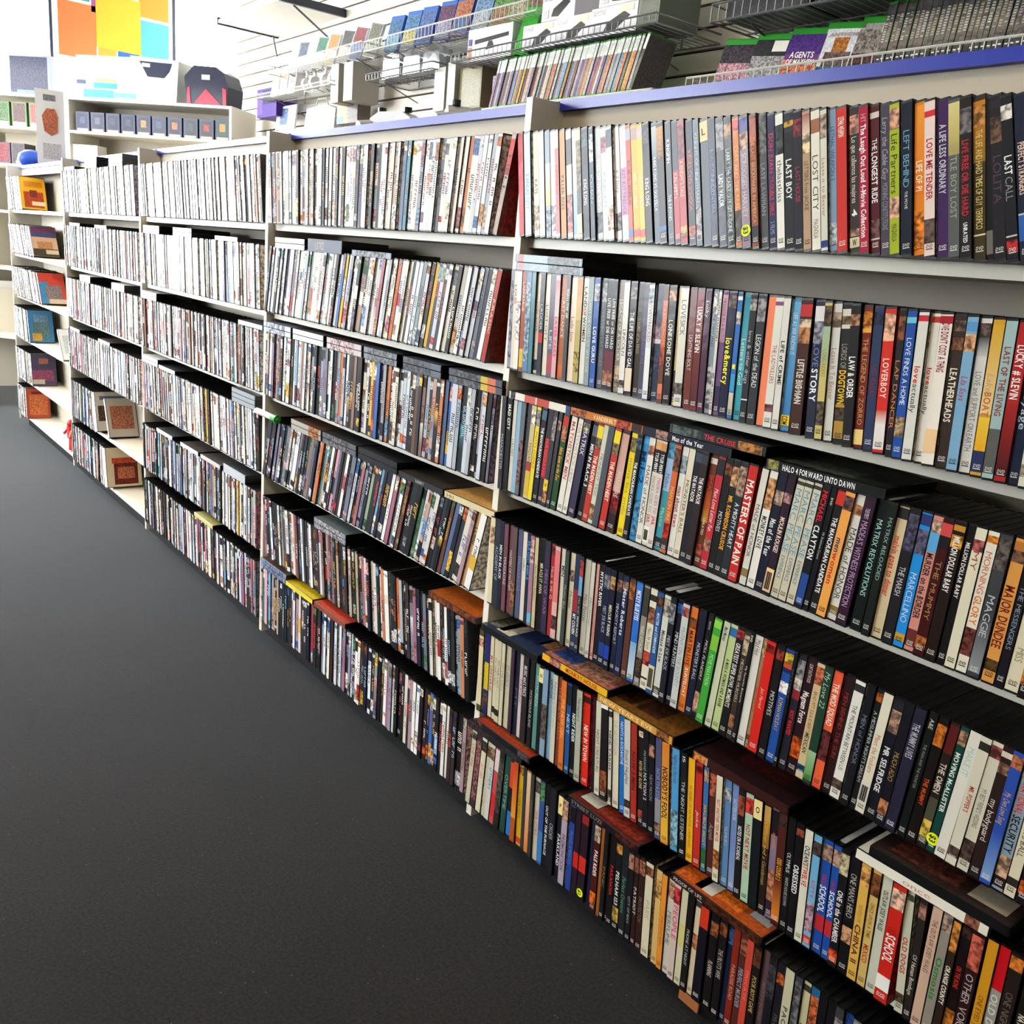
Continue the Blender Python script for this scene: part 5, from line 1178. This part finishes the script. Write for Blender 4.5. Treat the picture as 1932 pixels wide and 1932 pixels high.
def cover_case(x, y, z, art, text, label, group, mat=M_GREEN, h=.172, wd=.135, lean=6, strip='2c8a28', tilt=12, base='8a8a8a', w=.0145):
    mS, mA = MB(), MB()
    shell(mS, w, None, 0, h, wd)
    def q(u0, u1, v0, v1, c, mo, e=.0003): mA.add([(w+e, .003+u0*(wd-.006), .003+(h-.006)*(1-v1)), (w+e, .003+u1*(wd-.006), .003+(h-.006)*(1-v1)), (w+e, .003+u1*(wd-.006), .003+(h-.006)*(1-v0)), (w+e, .003+u0*(wd-.006), .003+(h-.006)*(1-v0))], [(0, 1, 2, 3)], C(c, mo))
    q(0, 1, 0, .1, strip, 0); q(0, 1, .1, 1, base, .3)
    for i, (u0, u1, v0, v1, c, mo) in enumerate(art): q(u0, u1, v0, v1, c, mo, .0006+.0002*i)
    for (t, u0, u1, v, hh, c) in text:
        lettering(mA, t, (w+.0022, .003+u0*(wd-.006), .003+(h-.006)*(1-v)), (0, 1, 0), (0, 0, 1), (u1-u0)*(wd-.006), hh, C(c), 0, True)
    o = mS.build('game_case', mat)
    o.matrix_world = Matrix.Translation((x, y, z)) @ Matrix.Rotation(-math.radians(tilt), 4, 'X') @ Matrix.Rotation(math.radians(lean), 4, 'Y') @ Matrix.Rotation(math.radians(-90), 4, 'Z') @ Matrix.Translation((-w, 0, 0))
    mA.build('cover_picture', M_SLEEVE, o)
    return tag(o, label, 'game case', group)
GG = 'green game cases standing cover-out on the slat wall'
cover_case(-2.215, 1.36, 1.87, [(0, 1, .1, .5, '3a3440', .9), (0, 1, .45, .85, 'b88a9a', .9), (.1, .9, .85, .97, '5a6070', .5)], [], 'green game case with crowded pink-grey cover, leftmost of five', GG, base='4a4450')
cover_case(-2.085, 1.36, 1.87, [(0, 1, .1, .4, '2a2a2e', .5), (0, 1, .4, 1, '9a9a9c', .8), (.55, .98, .12, .32, 'e8e4d8', .05)], [], 'green game case with grey cover and white label, second of five', GG, base='5a5a5c')
cover_case(-1.955, 1.36, 1.87, [(0, 1, .1, .45, '4a2a78', .5), (0, 1, .55, 1, 'c07858', .9)], [('AGENTS', .15, .85, .52, .018, 'f4f0ee'), ('OF MAYHEM', .1, .9, .64, .016, 'f4f0ee')], 'green game case with purple and orange cover, middle of five', GG, base='6a3a7c')
cover_case(-1.83, 1.36, 1.87, [(.3, .7, .25, .5, 'b07030', .8), (.15, .85, .5, .75, '6a5a58', .9), (.05, .95, .75, 1, '3a6a78', .8)], [('ANTHEM', .12, .88, .24, .012, 'b09a98')], 'green game case with white cover and dark peak, fourth of five', GG, base='d8dade')
cover_case(-1.715, 1.36, 1.87, [(0, 1, .2, .6, '8a8480', .9), (0, 1, .6, 1, '5a3a3c', .9), (.55, .95, .1, .25, 'd8d4cc', .1)], [], 'green game case with busy grey-red cover, rightmost of five', GG, base='a09a98')
# blue and pale cases on the long shelf
GB = 'game cases standing cover-out on the long wire shelf'
M_BLUEP = plain('blue_case_plastic', '1f4c9c', .25); M_PALEP = plain('pale_case_plastic', 'd8dce4', .3)
for i, (x, c1, c2, t) in enumerate([(-4.46, '3a6a98', '6a98b8', 'pale-covered blue game case, leftmost of the blue ones'), (-4.30, '4a78a8', 'a8a458', 'blue game case with a yellow-grey lower cover'), (-4.16, '4a6aa0', '3a4a90', 'blue game case with deep blue cover'),
        (-4.00, '5a3a5c', '8a8cb0', 'blue game case with plum upper cover'), (-3.86, 'a86a4c', '3a5a8c', 'blue game case with orange upper cover'), (-3.70, '6a8ab0', '9aa4b0', 'blue game case with misty blue cover, rightmost of the blue ones')]):
    cover_case(x, 1.40, 2.245, [(.05, .95, .12, .55, c1, .9), (.05, .95, .55, .97, c2, .9)], [], t + ', long wire shelf', GB, M_BLUEP, strip='2c60b0', base=c1, lean=4)
for i, (x, c1, c2) in enumerate([(-3.56, '5a8a4c', '8a6a4c'), (-3.43, '6a7a44', '9a9a7c'), (-3.30, '4a6a3c', '7a5a4c')]):
    cover_case(x, 1.40, 2.245, [(.05, .95, .12, .55, c1, .9), (.05, .95, .55, .97, c2, .9)], [], '%s green game case right of the blue ones, long wire shelf' % ['first', 'second', 'third'][i], GB, M_GREEN, base=c1, lean=4)
for i, (x, c1, c2, t) in enumerate([(-5.62, 'b0b8c8', 'd0d4dc', 'pale grey'), (-5.52, '5a6478', 'c8ccd4', 'slate-topped'), (-5.40, 'e0e2e6', 'c8ccd4', 'white'), (-5.28, '4a7a6a', 'd0ccc4', 'green-topped'), (-5.14, 'b88a5c', 'd8c8b0', 'tan'), (-4.98, '5a5a5c', 'b8b4b0', 'grey-topped'), (-4.84, '8a4a50', '6a7aa0', 'red and blue'), (-4.68, '6a6a60', '9a9c90', 'olive-grey')]):
    cover_case(x, 1.40, 2.25, [(.05, .95, .05, .5, c1, .6), (.05, .95, .5, .97, c2, .6)], [], '%s game case on the pale left end of the long wire shelf' % t, GB, M_PALEP, strip=c1, base=c2, lean=5+i)

# boxes on the middle wire shelf
def carton(name, label, cat, x0, x1, y0, y1, z0, z1, faces, group=None, rot=0, side=None, tiltx=0):
    """a printed carton; faces: patches (u0,u1,v0,v1,colour,mottle) or polygons ('poly', points, colour) on its front"""
    e = MB(); w_, d_, h_ = x1-x0, y1-y0, z1-z0
    e.box(0, w_, 0, d_, 0, h_, C(side or 'e4e2de')); o = e.build(name, M_CARD)
    o.matrix_world = Matrix.Translation((x0, y0, z0)) @ Matrix.Rotation(rot, 4, 'Z') @ Matrix.Rotation(-math.radians(tiltx), 4, 'X')
    if faces:
        p = MB()
        for i, f in enumerate(faces):
            y = -.0006-.0003*i
            if f[0] == 'poly': p.prism([(u*w_, v*h_) for u, v in f[1]], y, -.0002, C(f[2]))
            elif f[0] == 'text': lettering(p, f[1], (f[2]*w_, y, f[4]*h_), (1, 0, 0), (0, 0, 1), (f[3]-f[2])*w_, f[5]*h_, C(f[6]), 0, True)
            else:
                u0, u1, v0, v1, c, mo = f; p.prism([(u0*w_, v0*h_), (u1*w_, v0*h_), (u1*w_, v1*h_), (u0*w_, v1*h_)], y, -.0002, C(c, mo))
        p.build('printed_front', M_CARD, o)
    return tag(o, label, cat, group)
carton('sensor_box', 'white carton picturing a black sensor bar on the middle wire shelf', 'box', -3.60, -3.30, 1.33, 1.45, 2.095, 2.222,
       [('poly', [(.16, .52), (.92, .62), (.92, .74), (.16, .66)], '15161a'), ('poly', [(.42, .3), (.62, .34), (.56, .56), (.48, .56)], '1c1d22'), (.02, .1, .05, .45, 'b87848', .4), (.02, .1, .5, .7, '4a4a8c', 0)], side='e6e6ea', rot=.04)
cover_case(-3.285, 1.335, 2.095, [(.1, .9, .12, .95, '2c9a28', .3)], [], 'bright green game case between white cartons on the middle wire shelf', GB, M_GREEN, strip='3aa030', base='2a9424', h=.19, wd=.11, lean=8, w=.05)
AD = [('poly', [(.3, .14), (.52, .1), (.86, .56), (.72, .74), (.36, .42)], '17171b'), (.04, .3, .74, .92, 'c8c8ce', .3), (.62, .92, .72, .95, 'e0d4bc', .1), (.05, .22, .1, .4, 'd0d0d6', .2)]
for i, (x0, x1, z0, z1, t) in enumerate([(-3.20, -3.00, 2.095, 2.185, 'lower left'), (-2.995, -2.80, 2.095, 2.185, 'lower middle'), (-2.795, -2.56, 2.095, 2.19, 'lower right'), (-3.09, -2.90, 2.186, 2.28, 'upper left'), (-2.76, -2.54, 2.191, 2.29, 'upper right')]):
    carton('adapter_box', 'white carton picturing black adapter, %s of five on the wire shelf' % t, 'box', x0, x1, 1.32, 1.47, z0, z1, AD, 'white adapter cartons on the wire shelf', side='dedce2', rot=.02)
carton('grey_carton', 'plain grey-green carton at the right end of the adapter boxes', 'box', -2.53, -2.43, 1.30, 1.50, 2.095, 2.26, [(.1, .9, .1, .9, '5c665c', .3)], side='6a7468')
carton('black_carton', 'black carton lying in the dark upper basket, left one', 'box', -2.12, -1.82, 1.29, 1.50, 2.058, 2.12, [(.05, .95, .1, .9, '3a383c', .5)], 'black cartons in the upper basket', side='1c1c20')
carton('black_carton', 'black carton lying in the dark upper basket, right one', 'box', -1.80, -1.50, 1.29, 1.50, 2.058, 2.13, [(.05, .95, .1, .9, '34343a', .5)], 'black cartons in the upper basket', side='1c1c20')
# white boxed consoles, bags and accessories left of them
for i, (x0, x1, z0, z1, lab) in enumerate([(-4.95, -4.86, 2.03, 2.225, 'white narrow box with grey side, left of the pair below the pale cases'), (-4.80, -4.70, 2.03, 2.22, 'white narrow box with grey side, right of the pair below the pale cases'),
        (-3.90, -3.81, 1.92, 2.105, 'white narrow box standing left of the olive boxes'), (-3.79, -3.73, 1.92, 2.12, 'white narrow box with round mark standing among olive boxes')]):
    carton('narrow_box', lab, 'box', x0, x1, 1.36, 1.52, z0, z1, [(.1, .9, .1, .9, 'f2f2f2', 0), (.35, .65, .3, .7, 'c8c8cc', .2)], 'white narrow boxes on the slat wall', side='a8a49a')
carton('olive_box', 'olive-grey box standing right of the white narrow boxes', 'box', -3.72, -3.55, 1.38, 1.54, 1.92, 2.09, [(.05, .95, .05, .95, '8a8460', .3)], side='6e6848')
carton('orange_card', 'small orange and grey printed card left of the leaning game row', 'card', -3.52, -3.42, 1.42, 1.45, 1.90, 2.05, [(0, 1, 0, .6, 'd0764c', .8), (0, 1, .6, 1, 'c8ccd4', .3)])
carton('purple_box', 'purple box hanging at the left end of the slat wall', 'box', -6.10, -5.80, 1.42, 1.56, 2.03, 2.20, [(.3, .95, .45, .95, '241c44', .2), (.02, .3, .1, .9, '6a4aa8', .2)], side='4a2c84')
for i, (x, c, t) in enumerate([(-5.80, 'd8dce4', 'pale'), (-5.68, 'b89070', 'brown-windowed'), (-5.56, '7a8088', 'grey')]):
    carton('accessory_pack', '%s accessory pack on the headphone shelf' % t, 'pack', x, x+.10, 1.38, 1.44, 2.128, 2.26, [(.1, .9, .1, .9, c, .5)], 'accessory packs on the headphone shelf', tiltx=8)
M_HP = plain('white_headphone_plastic', 'e8e6e6', .3)
for i, x in enumerate((-5.32, -5.08)):
    e = empty('headphones', 'white headphones, %s of the pair on the short wire shelf' % ['left', 'right'][i], 'headphones', (x, 1.42, 2.128), group='white headphones on the slat wall')
    a = MB(); pr = [(.055*math.cos(math.pi*t/10), .075+.065*math.sin(math.pi*t/10)) for t in range(11)]
    for p, q in zip(pr, pr[1:]): a.rod((p[0], 0, p[1]), (q[0], 0, q[1]), .009, n=8)
    a.build('headband', M_HP, e, True)
    for s_ in (-1, 1):
        a = MB(); a.rod((s_*.062, 0, .045), (s_*.035, 0, .045), .034, n=14); a.build('ear_cup', M_HP, e)
for i, (x, z, wd_) in enumerate([(-4.44, 2.108, .17), (-4.24, 2.108, .16), (-4.06, 2.108, .15)]):
    e = empty('bagged_accessory', 'clear plastic bag with a pale accessory, %s in the grey basket' % ['left one', 'middle one', 'right one'][i], 'bag', (x, 1.40, z), group='clear bags in the grey wire basket')
    a = MB(); a.prism([(.02, .01), (wd_-.03, .01), (wd_-.05, .07), (wd_*.5, .085), (.035, .06)], .0, .05, C('d8d8de', .2)); a.build('accessory', M_CARD, e)
    a = MB(); a.prism([(0, 0), (wd_, 0), (wd_-.01, .10), (wd_*.55, .12), (.01, .105)], -.012, .062); a.build('plastic_bag', M_BAG, e)
e = empty('hanging_bag', 'white paper shopping bag hanging on the left of slat wall', 'bag', (-5.50, 1.46, 1.90))
a = MB(); a.prism([(0, 0), (.40, .0), (.42, .13), (.30, .16), (.05, .15)], 0, .07, C('dcd8d4', .25)); a.build('bag_body', M_CARD, e)
a = MB(); a.rod((.12, .02, .15), (.16, .02, .2), .004); a.rod((.16, .02, .2), (.26, .02, .2), .004); a.rod((.26, .02, .2), (.30, .02, .15), .004); a.build('handle', M_CARD, e)
carton('comic', 'pale blue and white magazine standing under the headphone shelf', 'magazine', -5.88, -5.60, 1.45, 1.46, 1.95, 2.09, [(.2, .6, .2, .9, '6a80b0', .8), (.65, .95, .1, .9, 'd8d0c8', .3)], tiltx=6)
carton('brown_bag', 'crumpled brown and blue pack right of the white paper bag', 'pack', -5.04, -4.80, 1.45, 1.53, 1.94, 2.07, [(0, .55, .0, .7, 'a8803c', .7), (.5, 1, .2, 1, '6a605c', .7), (0, .3, 0, .3, '2c5c8c', .3)], side='6c6058')
# gear lying on the blue top boards of the second bay
def controller(x, y, z, rot, label, col):
    e = empty('game_controller', label, 'controller', (x, y, z), rot, 'white controllers on the blue top board')
    mt = plain('controller_plastic', col, .4)
    a = MB(); a.prism([(-.075, .0), (-.045, .012), (.045, .012), (.075, .0), (.07, .035), (.04, .05), (-.04, .05), (-.07, .035)], 0, .055); a.build('shell', mt, e)
    for s_ in (-1, 1):
        a = MB(); a.rod((s_*.045, .02, .05), (s_*.045, .02, .062), .011, n=10); a.build('thumb_stick', M_SHELL, e)
        a = MB(); a.rod((s_*.062, .03, .02), (s_*.082, -.03, .008), .016, n=8); a.build('grip', mt, e)
controller(-2.24, .17, 1.5716, .3, 'white game controller on the blue top board, nearer the cream upright', 'dcdcde')
controller(-2.02, .2, 1.5716, -.5, 'white game controller on the blue top board, nearer the viewer', 'd4d6da')
# overhead shelf board with dark ends
e = empty('overhead_shelf', 'white overhead shelf board with navy ends high on the slat wall', 'shelf', (-6.22, 1.20, 2.56))
a = MB(); a.box(.02, .94, 0, .40, 0, .02); a.build('board', M_SLAT, e)
for x in (0, .94):
    a = MB(); a.box(x, x+.02, -.005, .40, -.008, .035); a.build('end_trim', M_NAVY, e)
a = MB(); a.rod((.03, .36, -.0), (.03, .39, -.12), .006); a.rod((.9, .1, .0), (.9, .39, -.16), .006); a.build('bracket', M_STEEL, e)

# ================================================================ corner units by the window
RZ = math.atan2(.78, .95)
def corner(u0, u1, label):
    e = empty('corner_shelf', label, 'shelf unit', (-7.25, .55, 0), RZ, 'grey shelf units in the window corner')
    for z in (2.085, 1.87, 1.62, 1.3, .9, .4):
        a = MB(); a.box(u0, u1, 0, .32, z, z+.018); a.build('shelf_board', M_MELA, e)
    a = MB(); a.box(u0, u1, .32, .335, 0, 2.10); a.build('back_panel', M_BACK, e)
    for u in (u0-.018, u1):
        a = MB(); a.box(u, u+.018, 0, .335, 0, 2.103); a.build('upright', M_MELA, e)
    return e
corner(0.0, 1.21, 'grey shelf unit with boxed gear in the window corner, right one')
corner(-1.1, -.036, 'grey shelf unit with toys in the window corner, left one')
ca, sa = math.cos(RZ), math.sin(RZ)
def at(u, v, z): return (-7.25+u*ca-v*sa, .55+u*sa+v*ca, z)
def cbox(name, label, cat, u0, u1, v0, v1, z0, z1, faces, side, group=None):
    p = at(u0, v0, z0)
    return carton(name, label, cat, p[0], p[0]+(u1-u0), p[1], p[1]+(v1-v0), z0, z1, faces, group, RZ, side)
cbox('white_carton', 'long plain white carton on top of the corner unit, behind blue packs', 'box', -.02, .44, .12, .30, 2.235, 2.39, [], 'eceef2')
cbox('blue_pack', 'white and blue soft pack, lower of two on the corner unit', 'pack', .06, .52, .02, .22, 2.103, 2.165, [(.1, .6, .1, .9, '3a9ad0', .1), (.6, .98, .2, .7, '6ab0d8', .2)], 'd8e2ea')
cbox('blue_pack', 'white and blue soft pack with orange print, upper of two on the corner unit', 'pack', .04, .44, .03, .22, 2.166, 2.232, [(.35, .8, .05, .6, '2c8cc8', .1), (.4, .8, .65, .95, 'd8a878', .6), (.02, .2, .4, .8, '3a4a6a', .2)], 'e0e4ea')
e = empty('storage_bin', 'white storage bin with dark angular handle opening on the corner unit', 'bin', at(.47, .02, 2.103), RZ)
a = MB(); a.prism([(.04, 0), (.34, 0), (.36, .26), (0, .28)], 0, .24, C('c9ccc8')); a.build('bin_body', M_CARD, e)
a = MB(); a.prism([(.07, .25), (.31, .24), (.29, .19), (.25, .15), (.13, .155)], -.003, -.0005, C('20243c')); a.build('handle_opening', M_CARD, e)
a = MB(); a.prism([(.09, .215), (.15, .212), (.15, .235), (.09, .238)], -.005, -.003, C('dcdcdc')); a.build('label_plate', M_CARD, e)
e = empty('backpack_case', 'black and red angular carry case beside the white bin on corner unit', 'case', at(.86, .02, 2.103), RZ)
a = MB(); a.prism([(.02, 0), (.32, 0), (.33, .12), (.30, .2), (.24, .235), (.08, .24), (.01, .17)], 0, .2, C('23253a')); a.build('case_body', M_CARD, e)
a = MB(); a.prism([(.08, .005), (.17, .10), (.28, .005)], -.004, -.0005, C('b02840')); a.prism([(.03, .005), (.06, .005), (.05, .11), (.035, .1)], -.004, -.0005, C('c03048')); a.prism([(.295, .005), (.318, .005), (.318, .1), (.29, .11)], -.004, -.0005, C('c03048')); a.build('red_panels', M_CARD, e)
a = MB(); a.prism([(.14, .155), (.2, .155), (.2, .185), (.14, .185)], -.004, -.0005, C('d8d8dc')); a.build('badge', M_CARD, e)
for i in range(10):
    u = .03+i*.118; c = ['2c3050', '2a2c48', '24283c', '30344c', '3a3448', '303850', '2a2c44', '34343c', '3a2c34', '2c5048'][i]
    cbox('boxed_gadget', 'dark boxed gadget, %s from left on the second corner shelf' % ordinal(i+1), 'box', u, u+.105, .03, .16, 1.888, 2.015+.012*(i == 9),
         [(.15, .85, .2, .9, c, .5), (.3, .7, .4, .75, ['4a5478', '5a5a70', '3a4060', '484c60', 'a08050', '4a5a78', 'b0703c', '44484c', 'a03c30', 'd08a40'][i], .6), (.1, .9, .0, .15, 'c8b890', .2)], '3c4058', 'dark boxed gadgets in a row')
cbox('white_card', 'small white printed card box under the dark gadgets', 'box', .0, .20, .02, .12, 1.638, 1.80, [(.4, .6, .4, .7, '9a9aa4', .4)], 'dedad6')
cbox('dark_toy_box', 'dark blue box picturing a machine on the left corner unit', 'box', -.50, -.17, .04, .22, 2.103, 2.36, [(.05, .95, .05, .95, '3a3a54', .8), (.2, .8, .0, .12, '6a78b0', .2)], '8a8cb0')
for i, (u, c, t) in enumerate([(-.62, '4a6a40', 'green'), (-.48, '5a3a34', 'brown'), (-.34, 'a84a40', 'red-topped')]):
    cbox('toy_pack', '%s toy pack on the second shelf of the left corner unit' % t, 'toy pack', u, u+.12, .03, .14, 1.888, 2.05, [(.1, .9, .1, .95, c, .9), (.1, .9, .0, .2, 'd8ccc0', .2)], '5a7048', 'toy packs on the left corner unit')
for i, (u, c, t) in enumerate([(-.62, '7a2c34', 'dark red'), (-.50, '3a2c34', 'black-haired')]):
    cbox('toy_pack', '%s toy pack on the third shelf of the left corner unit' % t, 'toy pack', u, u+.11, .03, .14, 1.638, 1.78, [(.1, .9, .1, .95, c, .9)], '4a4048', 'toy packs on the lower left corner shelf')
# things standing on the top of the farthest bay
e = empty('tall_toy_box', 'tall white toy carton with orange picture standing on the farthest bay', 'box', (-5.86, .06, 1.572), math.radians(78))
a = MB(); a.box(0, .14, 0, .34, 0, .385, C('efeeec')); a.build('carton', M_CARD, e)
a = MB(); a.prism([(.04, .17), (.075, .15), (.105, .17), (.11, .25), (.095, .29), (.055, .29), (.03, .25)], -.002, -.0003, C('c87858', .5)); a.prism([(.04, .33), (.10, .33), (.10, .36), (.04, .36)], -.002, -.0003, C('8a8a92', .5)); a.prism([(.03, .03), (.115, .03), (.115, .11), (.03, .11)], -.002, -.0003, C('d0ccc8', .3)); a.build('printed_front', M_CARD, e)
e = empty('soft_toy', 'blue and white rounded plush lying at the end of farthest bay', 'plush toy', (-6.36, .13, 1.572))
a = MB(); a.lathe([(0, 0), (.055, .006), (.08, .035), (.07, .07), (.035, .092), (0, .097)], 16, C('2c4ca0')); a.build('body', M_CARD, e, True)
a = MB(); a.lathe([(0, 0), (.03, .004), (.042, .022), (.03, .045), (0, .052)], 14, C('e8ecf4'), M=Matrix.Translation((-.08, -.03, 0))); a.build('tail_tuft', M_CARD, e, True)
# printed poster of coloured squares hanging against the window
e = empty('window_poster', 'bright poster of coloured squares hanging in the shop window', 'poster', (-7.86, .60, 2.42))
a = MB(); a.box(0, .006, 0, .86, 0, .72, C('f0ece4')); a.build('sheet', M_CARD, e)
a = MB()
for (y0, y1, z0, z1, c) in [(.03, .26, .42, .70, '3a7c68'), (.27, .36, .36, .70, '84447a'), (.37, .60, .52, .70, 'a85478'), (.61, .83, .40, .70, 'b87c34'), (.04, .30, .03, .40, 'b8663c'), (.62, .83, .02, .38, '4a90a4'), (.31, .44, .02, .20, 'b88438'), (.45, .61, .02, .14, '28569a')]:
    a.box(.006, .008, y0, y1, z0, z1, C(c, .12))
a.box(.008, .011, .30, .62, .13, .50, C('bc9430', .05)); a.build('coloured_squares', M_CARD, e)
a = MB(); a.box(-.01, .012, -.02, 0, -.02, .74); a.box(-.01, .012, .86, .88, -.02, .74); a.build('edge_strip', M_NAVY, e)
# a further gondola beyond the far end of the aisle
e = empty('end_rack', 'beige end rack with dim boxes at the far left edge', 'shelf unit', (-7.55, -1.2, 0))
a = MB(); a.box(0, .5, 0, .9, 0, .16); a.box(0, .02, 0, .9, .16, 1.3); a.build('frame', M_BACK, e)
for z in (.16, .5, .84):
    a = MB(); a.box(.02, .45, 0, .9, z, z+.02); a.build('shelf_board', M_MELA, e)
